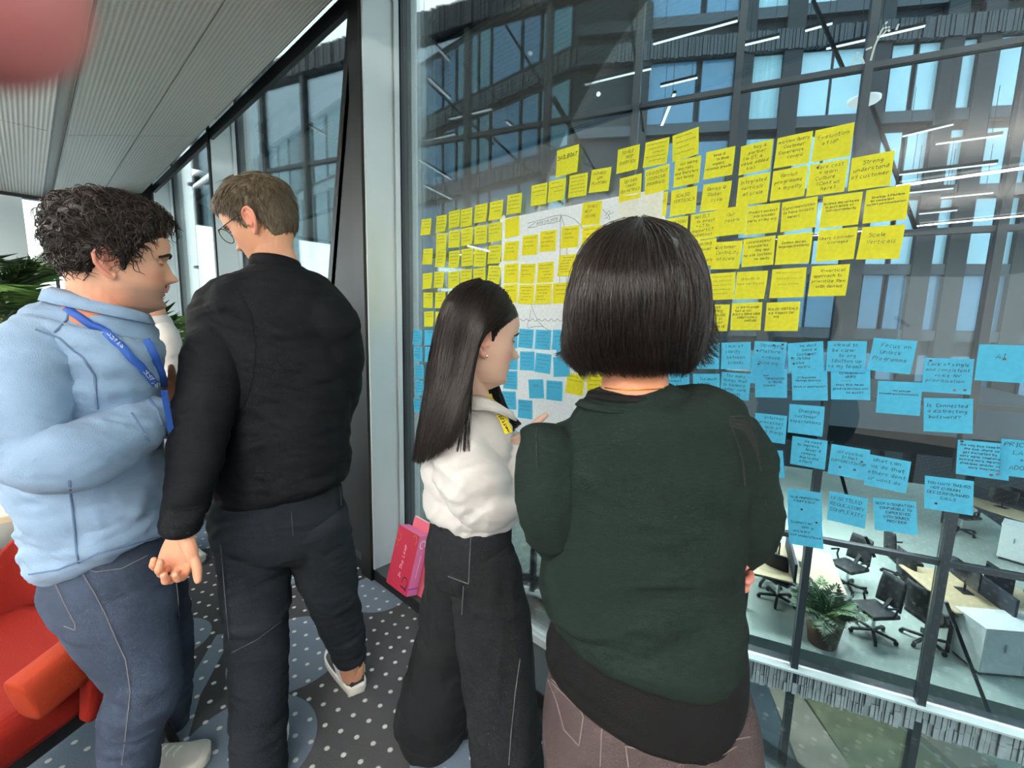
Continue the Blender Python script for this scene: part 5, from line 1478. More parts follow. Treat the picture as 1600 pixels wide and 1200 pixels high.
limb(mb2, px_pts([(234, 935, 1.15, 26), (268, 1010, 1.25, 20), (263, 1150, 1.42, 18)]))
V2, F2 = remesh(mb2, .012, 3)
mb3 = MB()
w1 = at(254, 636, 1.13); hd = at(300, 606, 1.28) - w1
hand_mb(mb3, w1 + hd.normalized() * .03, hd, Vector((0, 0, 1)) + FWD * .2, -1, (.55, .8, .5), .05, (.35, .3), .98)
limb(mb3, [(at(222, 655, 1.03), .030, 1), (w1, .0275, .9), (w1 + hd.normalized() * .03, .026, .7)], 18)
V3, F3 = remesh(mb3, .0026, 3)
def join(parts):
    Vs = []; Fs = []; n = 0
    for V, F in parts: Vs.append(V); Fs += [tuple(i + n for i in f) for f in F]; n += len(V)
    return np.concatenate(Vs), Fs
Vb, Fb = join([(V, F), (V2, F2), (V3, F3)])
Cb = np.concatenate([C1, np.tile(srgb(206, 150, 122)[:3], (len(V2), 1)), np.tile(srgb(190, 128, 98)[:3], (len(V3), 1))])
add_obj('body', Vb, Fb, SK1, P1, Cb)
M_LID1 = mat('eyelid_skin', (204, 150, 126), .5)
eyes(H1, P1, mat('brown_iris', (58, 40, 28), .2), .08, M_LID1)
eyebrow(H1, P1, mat('dark_brow', (36, 27, 23), .8), .0040)
# curly hair: a lumpy cap and loose curls
def scalp_mask(T, Z, front=.178, side=.105, nape=.045, burn=.075):
    """height of the hairline by angle (0 = face)"""
    a = np.abs(T)
    hl = np.interp(a, [0, .55, .85, 1.05, 1.28, 1.42, 1.75, 1.95, 2.2, PI], [front, front - .004, front - .016, front - .030, burn + .030, burn, .118, side, nape + .02, nape])
    return Z - hl
def cap_mesh(H, thick, front, side, nape, burn, lump=None, n=120, rows=110):
    T, Z, P, n, rows = head_grid(n, rows, **{k: v for k, v in H.kw.items()})
    M = scalp_mask(T, Z, front, side, nape, burn)
    c = np.array([0, -.004, .115]); D = P - c; D /= np.linalg.norm(D, axis=-1, keepdims=True)
    k = np.clip(M / .018, 0, 1) ** .6
    th = thick(T, Z) if callable(thick) else thick
    Q = P + D * ((th * k) - .004 * (M < -.004))[..., None]
    if lump is not None: Q = Q + D * (lump(Q.reshape(-1, 3)).reshape(Q.shape[:2]) * k)[..., None]
    W = H.w(Q.reshape(-1, 3)); F = []
    for i in range(rows - 1):
        for j in range(n):
            if max(M[i, j], M[i, (j + 1) % n], M[i + 1, j], M[i + 1, (j + 1) % n]) > -.003:
                F.append((i * n + j, i * n + (j + 1) % n, (i + 1) * n + (j + 1) % n, (i + 1) * n + j))
    F.append(tuple((rows - 1) * n + j for j in range(n)))
    return W, F, Q, M, D
th1 = lambda T, Z: .009 + .012 * np.clip((Z - .13) / .07, 0, 1) + .008 * (np.abs(T) > 1.9) * np.clip((Z - .07) / .05, 0, 1) + .012 * np.clip(1 - np.abs(T) / .9, 0, 1) * np.clip((Z - .17) / .02, 0, 1)
lump = lambda Q: (fbm(Q * 42 + 3, 2) - .375) * .030
W, F, Q, M, D = cap_mesh(H1, th1, .176, .105, .050, .082, lump)
hair1 = add_obj('hair', W, F, M_DKBR, P1)
def curls(H, Q, M, D, count, parent, m, rad=.007, L=(.03, .055), wd=.0011, seg=22, minM=.004):
    idx = np.argwhere(M > minM); idx = idx[NR.randint(0, len(idx), count)]
    root = Q[idx[:, 0], idx[:, 1]]; nrm = D[idx[:, 0], idx[:, 1]]
    fr = np.clip((root[:, 1] - .02) / .05, 0, 1)[:, None]
    t0 = NR.normal(size=(count, 3)); t0 += np.array([0, .25, -.5]) * (1 - fr) + np.array([0, -.2, .9]) * fr; t0 -= nrm * (t0 * nrm).sum(1, keepdims=True); t0 /= np.linalg.norm(t0, axis=1, keepdims=True)
    t0 = t0 * .85 + nrm * NR.uniform(-.05, .22, (count, 1)); t0 /= np.linalg.norm(t0, axis=1, keepdims=True)
    b = np.cross(nrm, t0); b /= np.linalg.norm(b, axis=1, keepdims=True) + 1e-9; nn = np.cross(t0, b)
    s = np.linspace(0, 1, seg)[None, :, None]; Ln = NR.uniform(*L, (count, 1, 1)); r = rad * NR.uniform(.5, 1.25, (count, 1, 1)); tn = NR.uniform(.7, 1.5, (count, 1, 1)) * 2 * PI; ph = NR.uniform(0, 6.3, (count, 1, 1))
    ramp = np.clip(s * 5, 0, 1)
    S = root[:, None] + t0[:, None] * s * Ln + (b[:, None] * np.cos(tn * s + ph) + nn[:, None] * np.sin(tn * s + ph)) * r * ramp - nrm[:, None] * (.35 * Ln * s ** 2)
    return strand_mesh('curl', H.w(S.reshape(-1, 3)).reshape(S.shape), wd, m, parent)
curls(H1, Q, M, D, 2600, hair1, M_DKBR, .0065, (.028, .05), .0014, 20, .016)
# shirt
o, V, F = garment('shirt', [
    [(160, 488, 1.06, 70, 1.0), (157, 502, 1.06, 80, 1.0), (150, 524, 1.06, 104, 1.05), (142, 552, 1.05, 116, 1.1), (132, 600, 1.06, 116, 1.1), (134, 680, 1.06, 124, 1.0), (144, 750, 1.06, 122, 1.0), (148, 800, 1.06, 114, 1.02), (158, 830, 1.06, 112, 1.02), (166, 846, 1.06, 111, 1.02)],
    [(92, 556, 1.0, 52, 1), (52, 570, .92, 66, 1), (36, 640, .88, 64, 1), (52, 702, .86, 56, 1), (92, 716, .87, 46, 1), (150, 700, .93, 40, 1), (206, 670, 1.03, 34, 1), (236, 651, 1.09, 29, 1)],
    [(165, 560, 1.25, 50, 1), (215, 640, 1.27, 40, 1), (262, 650, 1.2, 28, 1)]], .006, M_CHAM, P1,
    [dict(amp=.012, fa=15, fb=3.5, axis=(.35, .2, 1), seed=3.1), dict(amp=.009, fa=26, fb=7, axis=(-.5, .3, 1), seed=8.0, fine=.003), dict(amp=.0035, fa=55, fb=14, axis=(.5, .2, 1), seed=4.6)], 5)
S1 = Surf(V, F)
seam('shirt_seam', S1, [[(55, 515), (92, 528), (130, 560), (147, 585), (152, 640)], [(108, 750), (114, 800), (120, 862), (124, 880)], [(85, 520), (105, 500), (112, 470)], [(205, 645), (232, 690)], [(45, 897), (90, 890), (150, 866), (248, 838)]], .0042, M_CHAMD, o)
seam('cuff_band', S1, [[(232, 622), (244, 640), (252, 664)]], .006, M_CHAMD, o)
# collar
def collar(parent, m, H, pts, hgt, name='collar', thick=.004):
    """band of cloth standing round the neck; pts world ring points, closed or open"""
    v = []; f = []; n = len(pts)
    for i, (p, tilt, hh) in enumerate(pts):
        a = pts[max(i - 1, 0)][0]; b = pts[min(i + 1, n - 1)][0]
        v += [p, p + UP * hh * .5 + tilt * .3, p + UP * hh + tilt * .2, p + UP * hh * .75 + tilt * 1.6, p + UP * hh * .1 + tilt * 2.4]
    for i in range(n - 1):
        for k in range(4): q = i * 5 + k; f.append((q, q + 1, q + 6, q + 5))
    o = mesh_obj(name, v, f, m, parent, True)
    s = o.modifiers.new('t', 'SOLIDIFY'); s.thickness = thick; s.offset = 0
    return o
nb = at(160, 492, 1.06); ring_ = []
fdir = (H1.v(0, 1, .095) - H1.v(0, 0, .095)); fdir.z = 0; fdir.normalize(); rdir = Vector((fdir.y, -fdir.x, 0))
for i in range(25):
    a = PI * (-0.88 + 1.76 * i / 24) + PI
    d = fdir * math.cos(a) + rdir * math.sin(a); fwd_ = max(0, math.cos(a))
    ring_.append((nb + d * .078 - UP * (.026 * math.cos(a)), d * .010, .034))
collar(P1, M_CHAM, H1, ring_, .036)
# lanyard with its lettering, badge
M_LAN = mat('blue_lanyard', (38, 84, 168), .6, bump=.3, bscale=600); M_LTXT = mat('lanyard_white', (225, 232, 240), .6)
lan = seam('lanyard', S1, [[(106, 482), (130, 497), (160, 517), (190, 545), (215, 570), (240, 600)], [(226, 532), (238, 556), (250, 590), (252, 604)]], .0165, M_LAN, P1, .006)
def text_on(S, txt, p, q, unit_px, m, parent, pen=.0016, off=.0085, flip=1):
    """flat lettering laid along a pixel path p -> q on a surface"""
    mb = MB(); L = math.hypot(q[0] - p[0], q[1] - p[1]); ux, uy = (q[0] - p[0]) / L, (q[1] - p[1]) / L; nx, ny = uy * flip, -ux * flip
    st = text_strokes(txt, 0, 0, unit_px, 0, 0)
    ok = []
    fm = lambda s, t: S.hit(p[0] + ux * s + nx * t, p[1] + uy * s + ny * t, off) or at(p[0], p[1], 1.0)
    ribbon(st, pen, fm, mb); return mb.build('lettering', m, parent)
for (p, q) in (((193, 541), (166, 514)), ((245, 600), (226, 575))):
    text_on(S1, 'STAFF', p, q, 1.35, M_LTXT, lan, 1.3, .0088, 1)
bc = at(270, 705, 1.05)
bd_ = MB().obox(bc, RIGHT * .020, FWD * .0015, UP * .036).build('badge', mat('badge_frame', (70, 78, 90), .4), P1)
MB().obox(bc - FWD * .002, RIGHT * .017, FWD * .0006, UP * .031).build('badge_card', mat('badge_card_white', (206, 214, 226), .3), bd_)
MB().obox(bc - FWD * .003 + UP * .002, RIGHT * .010, FWD * .0004, UP * .014).build('badge_photo', mat('badge_photo_dark', (90, 74, 78), .4), bd_)
MB().obox(bc + UP * .045, RIGHT * .006, FWD * .003, UP * .010).build('badge_clip', M_CHROME, bd_)
MB().bar(bc + UP * .05, at(256, 610, .97), .012, .002).build('badge_strap', M_LAN, P1)
# jeans
o, V, F = garment('jeans', [
    [(158, 830, 1.06, 92, .9), (166, 880, 1.06, 104, .94), (172, 915, 1.06, 106, .94), (190, 955, 1.05, 98, .9), (214, 1020, 1.04, 74, .95), (228, 1070, 1.04, 60, 1), (208, 1130, 1.04, 52, 1), (202, 1200, 1.04, 50, 1), (200, 1310, 1.04, 44, 1)],
    [(215, 880, 1.14, 62, 1), (250, 930, 1.18, 46, 1), (272, 1005, 1.25, 30, 1), (272, 1080, 1.34, 28, 1), (262, 1160, 1.42, 27, 1)]], .0065, M_JEANS, P1,
    [dict(amp=.008, fa=20, fb=5, axis=(.2, .1, 1), seed=5.5, fine=.002)], 5)
SJ = Surf(V, F)
seam('jeans_stitching', SJ, [[(118, 878), (135, 905), (150, 930), (165, 960), (182, 1000), (196, 1030), (204, 1080), (196, 1150), (190, 1195)], [(126, 888), (150, 893), (190, 888), (230, 868)], [(60, 912), (84, 905), (100, 940), (118, 975), (118, 984), (100, 978)], [(272, 888), (277, 930), (280, 975)]], .0022, M_TAN, o)
t1 = on_z(300, 1188, 0); t1h = t1
sole_w = mat('white_rubber', (226, 224, 216), .5); sh_w = mat('white_trainer_leather', (214, 212, 204), .5, var=.06, vscale=30)
hl = on_z(238, 1200, .02); tl = on_z(338, 1176, .02)
shoe(P1, tl - (tl - hl).normalized() * .285, tl, sh_w, sole_w)
hb = at(205, 1310, 1.0); shoe(P1, Vector((hb.x, hb.y, 0)) - fdir * .09, Vector((hb.x, hb.y, 0)) + fdir * .2, sh_w, sole_w)
# ------------------------------------------------------------------ person 2: the tall man in the dark jacket, seen from behind
P2 = person(440, 900, 1.30, 'tall man with short brown hair and glasses in black bomber jacket, seen from behind')
H2 = Head(413, 355, 1.30, -86, pitch=-27, roll=-4, scale=1.0, nose=1.0)
mb = MB(); head_mb(mb, H2)
limb(mb, [(H2.v(0, -.020, .080), .056, 1), (at(424, 385, 1.30), .055, 1), (at(431, 408, 1.31), .057, 1), (at(434, 450, 1.31), .078, 1)], 24, (.3, 1))
V, F = remesh(mb, .0024, 2)
C = skin_col(H2, V, (218, 160, 128), (190, 120, 108), None, (220, 140, 118), (226, 168, 138))
mb2 = MB()
limb(mb2, px_pts([(434, 445, 1.31, 60, .7), (440, 560, 1.31, 90, .6), (442, 700, 1.31, 82, .6), (436, 820, 1.31, 88, .7)]))
limb(mb2, px_pts([(352, 490, 1.26, 30), (320, 650, 1.13, 26), (286, 815, 1.0, 18)]))
limb(mb2, px_pts([(400, 830, 1.28, 44), (402, 1000, 1.24, 34), (406, 1200, 1.20, 26), (406, 1245, 1.20, 26)]))
limb(mb2, px_pts([(490, 830, 1.34, 44), (528, 960, 1.45, 26), (548, 1055, 1.56, 16)]))
V2, F2 = remesh(mb2, .012, 3)
mb3 = MB(); wr = at(284, 830, 1.0); tip = at(272, 895, .985)
hand_mb(mb3, wr, tip - wr, RIGHT + FWD * .15, 1, (.95, .95, .7), .06, (.12, .45), 1.02, 4)
V3, F3 = remesh(mb3, .0017, 1)
Vb, Fb = join([(V, F), (V2, F2), (V3, F3)])
add_obj('body', Vb, Fb, SK1, P2, np.concatenate([C, np.tile(srgb(206, 150, 122)[:3], (len(V2), 1)), np.tile(srgb(222, 160, 130)[:3], (len(V3), 1))]))
eyes(H2, P2, mat('brown_iris', (58, 40, 28), .2), .3, M_LID1)
M_SHORT = hair_mat('ash_brown_hair', (58, 48, 36), (112, 98, 76), .45)
eyebrow(H2, P2, mat('brown_brow', (80, 62, 46), .8), .003)
th2 = lambda T, Z: .004 + .006 * np.clip((Z - .12) / .06, 0, 1) + .020 * np.clip(1 - np.abs(T) / .8, 0, 1) * np.clip((Z - .17) / .02, 0, 1)
W, F, Q, M, D = cap_mesh(H2, th2, .172, .100, .028, .085, lambda Q: (fbm(Q * np.array([60, 60, 30]) + 9, 2) - .375) * .010)
hair2 = add_obj('hair', W, F, M_SHORT, P2)
def short_strands(H, Q, M, D, count, parent, m, L=(.018, .034), wd=.0008, seg=7, comb=(0, .3, -.9), lift=.28, minM=.002):
    idx = np.argwhere(M > minM); idx = idx[NR.randint(0, len(idx), count)]
    root = Q[idx[:, 0], idx[:, 1]] - D[idx[:, 0], idx[:, 1]] * .002; nrm = D[idx[:, 0], idx[:, 1]]; mm = M[idx[:, 0], idx[:, 1]]
    t0 = np.tile(np.array(comb, float), (count, 1)) + NR.normal(size=(count, 3)) * .28
    top = np.clip((root[:, 2] - .19) / .03, 0, 1)[:, None]; t0 = t0 * (1 - top) + top * (np.array([.25, .9, .05]) + NR.normal(size=(count, 3)) * .3)
    t0 -= nrm * (t0 * nrm).sum(1, keepdims=True); t0 /= np.linalg.norm(t0, axis=1, keepdims=True) + 1e-9
    s = np.linspace(0, 1, seg)[None, :, None]; Ln = (NR.uniform(*L, count) * np.clip(.35 + mm / .06, .35, 1.15))[:, None, None]
    S = root[:, None] + t0[:, None] * s * Ln + nrm[:, None] * Ln * (lift * s - .30 * s ** 2)
    return strand_mesh('strands', H.w(S.reshape(-1, 3)).reshape(S.shape), wd, m, parent)
short_strands(H2, Q, M, D, 5200, hair2, M_SHORT)
# glasses
M_TORT = mat('tortoise_frame', (62, 46, 32), .25); 
gl = MB()
for sx in (-1, 1):
    rim = [H2.v(sx * (.034 + .025 * math.cos(a)), .094 + .002 * math.cos(a), .110 + .021 * math.sin(a)) for a in np.linspace(0, 2 * PI, 25)]
    gl.tube(rim, .0014, 6)
gp_ = gl
o = MB().tube([H2.v(sx * .034 + .025 * math.cos(a), .094, .110 + .021 * math.sin(a)) for sx in (1,) for a in np.linspace(0, 2 * PI, 25)], .0013, 6).build('glasses_rim', M_TORT, P2, True)
MB().tube([H2.v(-.034 + .025 * math.cos(a), .094, .110 + .021 * math.sin(a)) for a in np.linspace(0, 2 * PI, 25)], .0013, 6).build('glasses_rim', M_TORT, P2, True)
MB().tube([H2.v(-.010, .095, .116), H2.v(0, .098, .119), H2.v(.010, .095, .116)], .0013, 6).build('glasses_bridge', M_TORT, P2, True)
for sx in (-1, 1):
    MB().tube([H2.v(sx * .059, .093, .117), H2.v(sx * .070, .085, .119), H2.v(sx * .077, .01, .122), H2.v(sx * .077, -.008, .118), H2.v(sx * .074, -.030, .098)], .0016, 6).build('glasses_arm', M_TORT, P2, True)
    n = 20; c = H2.v(sx * .034, .0945, .110)
    mesh_obj('lens', [c] + [H2.v(sx * .034 + .0245 * math.cos(2 * PI * k / n), .0945, .110 + .0205 * math.sin(2 * PI * k / n)) for k in range(n)], [(0, 1 + k, 1 + (k + 1) % n) for k in range(n)], M_GLASS, P2, True)
M_JACK = mat('black_jersey', (8, 11, 16), .75, bump=.35, bscale=420, var=.1, vscale=6, spec=.12)
M_JACKB = mat('black_rib', (9, 11, 16), .85, bump=.5, bscale=700, spec=.15)
o, V, F = garment('jacket', [
    [(433, 428, 1.31, 46, .9), (435, 446, 1.31, 84, .75), (437, 482, 1.31, 112, .62), (440, 560, 1.31, 112, .60), (442, 640, 1.31, 108, .60), (443, 700, 1.31, 105, .62), (446, 735, 1.31, 107, .62), (450, 757, 1.31, 105, .64)],
    [(388, 476, 1.29, 42, 1), (352, 486, 1.27, 46, 1), (340, 540, 1.22, 47, 1), (328, 610, 1.16, 46, 1), (313, 680, 1.10, 42, 1), (298, 750, 1.04, 34, 1), (288, 800, 1.01, 29, 1), (285, 828, 1.0, 27, 1)],
    [(488, 488, 1.33, 40, 1), (518, 516, 1.35, 42, 1), (524, 600, 1.42, 36, 1), (505, 680, 1.52, 32, 1)]], .0062, M_JACK, P2,
    [dict(amp=.009, fa=12, fb=3.5, axis=(-.3, 0, 1), seed=1.2), dict(amp=.005, fa=24, fb=6, axis=(.6, 0, 1), seed=6.6), dict(amp=.003, fa=45, fb=12, axis=(-.4, 0, 1), seed=2.9)], 5)
S2 = Surf(V, F)
seam('armhole_seam', S2, [[(345, 428), (372, 450), (392, 490), (400, 540), (396, 590), (380, 640)]], .003, M_JACKB, o)
seam('hem_seam', S2, [[(370, 742), (430, 738), (490, 725), (540, 710)], [(524, 712), (525, 748)]], .003, M_JACKB, o)
seam('cuff_seam', S2, [[(266, 790), (290, 798), (316, 790)]], .003, M_JACKB, o)
nb = at(430, 428, 1.31); R_ = []
for i in range(29):
    a = 2 * PI * i / 28; d = RIGHT * math.cos(a) + FWD * math.sin(a)
    R_.append((nb + d * .064 - UP * (.004 + .012 * math.sin(a)) + RIGHT * .004, d * .0015, .040))
collar(P2, M_JACKB, H2, R_, .04, 'stand_collar', .005)
M_BJEAN = mat('charcoal_jeans', (20, 25, 31), .9, bump=.5, bscale=420, var=.3, vscale=6, spec=.15)
o, V, F = garment('trousers', [
    [(437, 770, 1.31, 98, .66), (438, 810, 1.31, 104, .68), (430, 842, 1.31, 92, .75)],
    [(394, 822, 1.29, 62, 1), (400, 880, 1.27, 57, 1), (402, 960, 1.25, 51, 1), (404, 1040, 1.23, 45, 1), (405, 1120, 1.21, 45, 1), (406, 1180, 1.20, 44, 1), (406, 1235, 1.20, 42, 1)],
    [(484, 812, 1.33, 60, 1), (504, 870, 1.37, 50, 1), (522, 935, 1.43, 38, 1), (536, 982, 1.48, 32, 1), (544, 1008, 1.51, 26, 1), (546, 1022, 1.53, 25, 1)]], .0062, M_BJEAN, P2,
    [dict(amp=.008, fa=17, fb=4, axis=(.15, 0, 1), seed=2.2), dict(amp=.005, fa=30, fb=8, axis=(-.5, 0, 1), seed=4.4)], 5)
ST = Surf(V, F)
seam('trouser_seam', ST, [[(345, 850), (352, 930), (358, 1000)], [(362, 1020), (400, 1000), (440, 970)], [(531, 760), (533, 790)], [(455, 800), (458, 838)]], .002, mat('charcoal_stitch', (58, 62, 68), .8), o)
sh_k = mat('black_trainer_mesh', (30, 31, 34), .6, bump=.3, bscale=300); sh_g = mat('white_trainer_panel', (215, 220, 222), .5)
heel = on_z(560, 1082, .0); toe = on_z(508, 1000, 0)
s = shoe(P2, heel, heel + (toe - heel).normalized() * .30, sh_k, sole_w)
dd = (toe - heel); dd.z = 0; dd.normalize(); ss = Vector((dd.y, -dd.x, 0)); hp = Vector((heel.x, heel.y, 0))
MB().lathe(hp + dd * .035 + UP * .05, [(.036, 0), (.039, .02), (.037, .045), (.033, .05)], 20).build('heel_counter', mat('tan_suede', (178, 130, 100), .7), s, True)
MB().obox(hp + dd * .09 + ss * -.044 + UP * .052, dd * .05, ss * .002, UP * .016).build('white_side_panel', sh_g, s)
MB().obox(hp + dd * .09 + ss * .044 + UP * .052, dd * .05, ss * .002, UP * .016).build('white_side_panel', sh_g, s)
hb = at(406, 1250, 1.20); hb.z = 0
shoe(P2, hb - FWD * .07 + RIGHT * .02, hb + FWD * .21 - RIGHT * .05, sh_k, sole_w)

# ------------------------------------------------------------------ person 3: the long-haired woman in the white blouse
P3 = person(740, 900, 1.06, 'woman with long dark hair in white blouse and wide black jeans, in profile')
H3 = Head(748, 537, 1.0, 67, pitch=-9, roll=-3, scale=.93, nose=1.12, lip=1.1, browk=.3, jaw=.96)
mb = MB(); head_mb(mb, H3)
limb(mb, [(H3.v(0, -.034, .070), .050, 1), (H3.v(0, -.032, .02), .047, 1), (at(732, 618, 1.01), .048, 1), (at(730, 660, 1.02), .065, 1)], 24, (.3, 1))
V, F = remesh(mb, .0020, 2)
C = skin_col(H3, V, (226, 186, 164), (196, 110, 104), None, (224, 140, 120), None)
mb2 = MB()
limb(mb2, px_pts([(732, 655, 1.02, 45, 1), (738, 740, 1.02, 48, 1), (742, 830, 1.03, 46, 1), (738, 880, 1.04, 50, 1)]))
limb(mb2, px_pts([(730, 690, .96, 24), (766, 785, .95, 20)]))
limb(mb2, px_pts([(752, 880, 1.03, 36), (770, 1020, 1.01, 30), (790, 1200, .98, 22), (800, 1335, .97, 18)]))
limb(mb2, px_pts([(722, 880, 1.06, 34), (706, 1000, 1.18, 28), (690, 1130, 1.36, 18)]))
V2, F2 = remesh(mb2, .012, 3)
mb3 = MB(); w3 = at(803, 702, 1.02)
limb(mb3, px_pts([(775, 780, .98, 17), (792, 738, 1.0, 16), (804, 698, 1.02, 14)]), 18)
hand_mb(mb3, at(806, 694, 1.02), at(858, 676, 1.12) - at(806, 694, 1.02), UP + RIGHT * .2, 1, (.7, .8, .5), .05, (.4, .3), .85, 6)
V3, F3 = remesh(mb3, .0024, 3)
Vb, Fb = join([(V, F), (V2, F2), (V3, F3)])
add_obj('body', Vb, Fb, SK1, P3, np.concatenate([C, np.tile(srgb(220, 180, 160)[:3], (len(V2) + len(V3), 1))]))
eyes(H3, P3, mat('dark_iris', (40, 30, 24), .2), .28, mat('eyelid_skin_fair', (214, 170, 150), .5))
eyebrow(H3, P3, mat('dark_brow', (36, 27, 23), .8), .0022)
MB().lathe(H3.v(.082, -.004, .066), [(0, -.004), (.004, 0), (0, .004)], 10).build('earring', mat('silver_stud', (235, 228, 215), .2, .8), P3, True)
M_LONG = hair_mat('espresso_hair', (11, 8, 7), (26, 18, 15), .42, .25)
def G_(pts): return [at(*p) for p in pts]
hc = H3.v(0, -.01, .125)
def guides3(near):
    s = -1 if near else 1
    a = lambda x, y, k: (x, y, 1.005 + s * k)
    return [G_([a(750, 441, .0), a(716, 452, .012), a(694, 482, .02), a(681, 528, .02), a(669, 590, .015), a(658, 655, .03), a(646, 716, .03)]),
            G_([a(758, 443, .01), a(730, 455, .045), a(711, 488, .07), a(698, 540, .075), a(686, 600, .09), a(671, 660, .10), a(656, 722, .10)]),
            G_([a(766, 444, .015), a(750, 462, .06), a(734, 500, .085), a(722, 552, .09), a(706, 612, .12), a(689, 665, .13), a(672, 716, .13)]),
            G_([a(776, 449, .015), a(764, 470, .062), a(750, 505, .096), a(738, 555, .104), a(722, 612, .13), a(706, 660, .145), a(690, 704, .15)]),
            G_([a(788, 459, .012), a(778, 478, .056), a(759, 506, .092), a(744, 532, .104), a(737, 580, .11), a(724, 635, .135), a(706, 694, .15)]),
            G_([a(798, 476, .008), a(793, 487, .046), a(778, 503, .074), a(757, 520, .085), a(742, 552, .092), a(734, 612, .115), a(720, 670, .145)])]
def hair_from_guides(name, fn, parent, m, count, wd, seg, layer, wave, tr=(.0, 1.0), usd=None, centre=None, bias=1.0, kind='stuff'):
    u = NR.random_sample(count) ** bias; t1 = tr[1] - NR.random_sample(count) ** 2 * .12; t0 = tr[0] + NR.random_sample(count) ** 2 * .35
    s = np.linspace(0, 1, seg); T = t0[:, None] + (t1 - t0)[:, None] * s
    U = np.clip(u[:, None] + NR.normal(size=(count, 1)) * .025 * s[None] + .012 * np.sin(T * 9 + NR.uniform(0, 6, (count, 1))), 0, 1)
    S = fn(U.ravel(), T.ravel()).reshape(count, seg, 3)
    c = np.array(centre); d = S - c; d[..., 2] *= .5; d /= np.linalg.norm(d, axis=-1, keepdims=True)
    lay = NR.uniform(-.3, 1, (count, 1, 1)) * layer
    w = np.sin(s[None, :, None] * NR.uniform(4, 11, (count, 1, 1)) + NR.uniform(0, 6, (count, 1, 1))) * NR.uniform(0, 1, (count, 1, 1)) * wave
    e = np.cross(d, np.gradient(S, axis=1)); e /= np.linalg.norm(e, axis=-1, keepdims=True) + 1e-9
    S = S + d * lay + d * w * .5 + e * w
    return strand_mesh(name, S, wd, m, parent, .2, kind)
def guide_shell(name, fns, parent, m, nu=60, nt=60, lump=.004, centre=None, seed=0):
    """solid hair under the strands: the guide surface (near and far side) closed into one skin"""
    V = []; F = []; 
    cols = []
    for fn, rev in fns:
        us = np.linspace(0, 1, nu); us = us[::-1] if rev else us
        for u in us: cols.append((fn, u))
    k = len(cols); T = np.linspace(0, .97, nt)
    for fn, u in cols:
        P = fn(np.full(nt, u), T); V.append(P)
    V = np.array(V); c = np.array(centre); d = V - c; d[..., 2] *= .5; d /= np.linalg.norm(d, axis=-1, keepdims=True)
    n = fbm(np.stack([np.linspace(0, k * .55, k)[:, None] + 0 * T[None], 0 * V[..., 0], np.linspace(0, 3, nt)[None] + 0 * V[..., 0]], -1).reshape(-1, 3) + seed, 2).reshape(k, nt) - .375
    V = V + d * (n * lump * np.clip(np.linspace(0, 6, nt), 0, 1)[None])[..., None] - d * .004
    V = V.reshape(-1, 3)
    for i in range(k - 1):
        for j in range(nt - 1): q = i * nt + j; F.append((q, q + nt, q + nt + 1, q + 1))
    for j in range(nt - 1): F.append(((k - 1) * nt + j, j, j + 1, (k - 1) * nt + j + 1))
    F.append(tuple(i * nt + nt - 1 for i in range(k)))
    F.append(tuple(i * nt for i in range(k))[::-1])
    return add_obj(name, V, F, m, parent)
fn_n, fn_f = guide_surface(guides3(True)), guide_surface(guides3(False))
W, F, Q, M, D = cap_mesh(H3, .003, .180, .09, .03, .10)
add_obj('scalp_hair', W, F, M_LONG, P3)
hair3 = guide_shell('hair', [(fn_n, False), (fn_f, True)], P3, M_LONG, 46, 60, .016, hc)
hair_from_guides('strands', fn_n, hair3, M_LONG, 4200, .00075, 22, .007, .006, centre=hc)
hair_from_guides('strands', fn_f, hair3, M_LONG, 900, .0009, 18, .007, .006, centre=hc)
# lock falling in front of the far shoulder, and loose strands over the blouse
far = guide_surface([G_([(752, 560, 1.09), (762, 600, 1.10), (770, 630, 1.10), (782, 655, 1.09), (800, 672, 1.08)]), G_([(762, 560, 1.10), (778, 606, 1.11), (790, 635, 1.11), (802, 652, 1.10), (812, 662, 1.09)]), G_([(745, 590, 1.06), (757, 625, 1.06), (768, 648, 1.06), (782, 665, 1.05), (797, 676, 1.05)])])
hair_from_guides('front_lock', far, hair3, M_LONG, 700, .0011, 16, .008, .004, centre=H3.v(0, 0, 0))
loose = guide_surface([G_([(730, 600, .90), (727, 640, .895), (718, 680, .885), (712, 720, .875), (722, 760, .87)]), G_([(738, 600, .90), (736, 640, .895), (732, 690, .88), (738, 722, .87), (752, 742, .865)])])
hair_from_guides('loose_strand', loose, hair3, M_LONG, 24, .0008, 16, .003, .003, centre=H3.v(0, 0, 0))
M_BLOUSE = mat('white_cotton', (212, 209, 206), .8, bump=.3, bscale=500, sheen=.2)
o, V, F = garment('blouse', [
    [(738, 634, 1.02, 34, 1.1), (736, 656, 1.02, 52, 1.2), (736, 700, 1.02, 66, 1.1), (738, 750, 1.02, 72, .95), (742, 786, 1.03, 70, .95), (742, 806, 1.03, 58, 1)],
    [(722, 668, .97, 36, 1), (722, 700, .945, 42, 1), (736, 745, .93, 48, 1), (764, 778, .94, 44, 1), (786, 772, .965, 36, 1), (797, 735, .99, 27, 1), (803, 705, 1.01, 20, 1)],
    [(752, 668, 1.09, 30, 1), (782, 700, 1.12, 30, 1), (796, 752, 1.11, 26, 1)]], .0055, M_BLOUSE, P3,
    [dict(amp=.009, fa=24, fb=6, axis=(.3, .1, 1), seed=9.1), dict(amp=.007, fa=44, fb=12, axis=(-.7, .2, .6), seed=2.7)], 3)
S3 = Surf(V, F)
nb = at(740, 632, 1.01); f3 = (H3.v(0, 1, .095) - H3.v(0, 0, .095)); f3.z = 0; f3.normalize(); r3 = Vector((f3.y, -f3.x, 0)); R_ = []
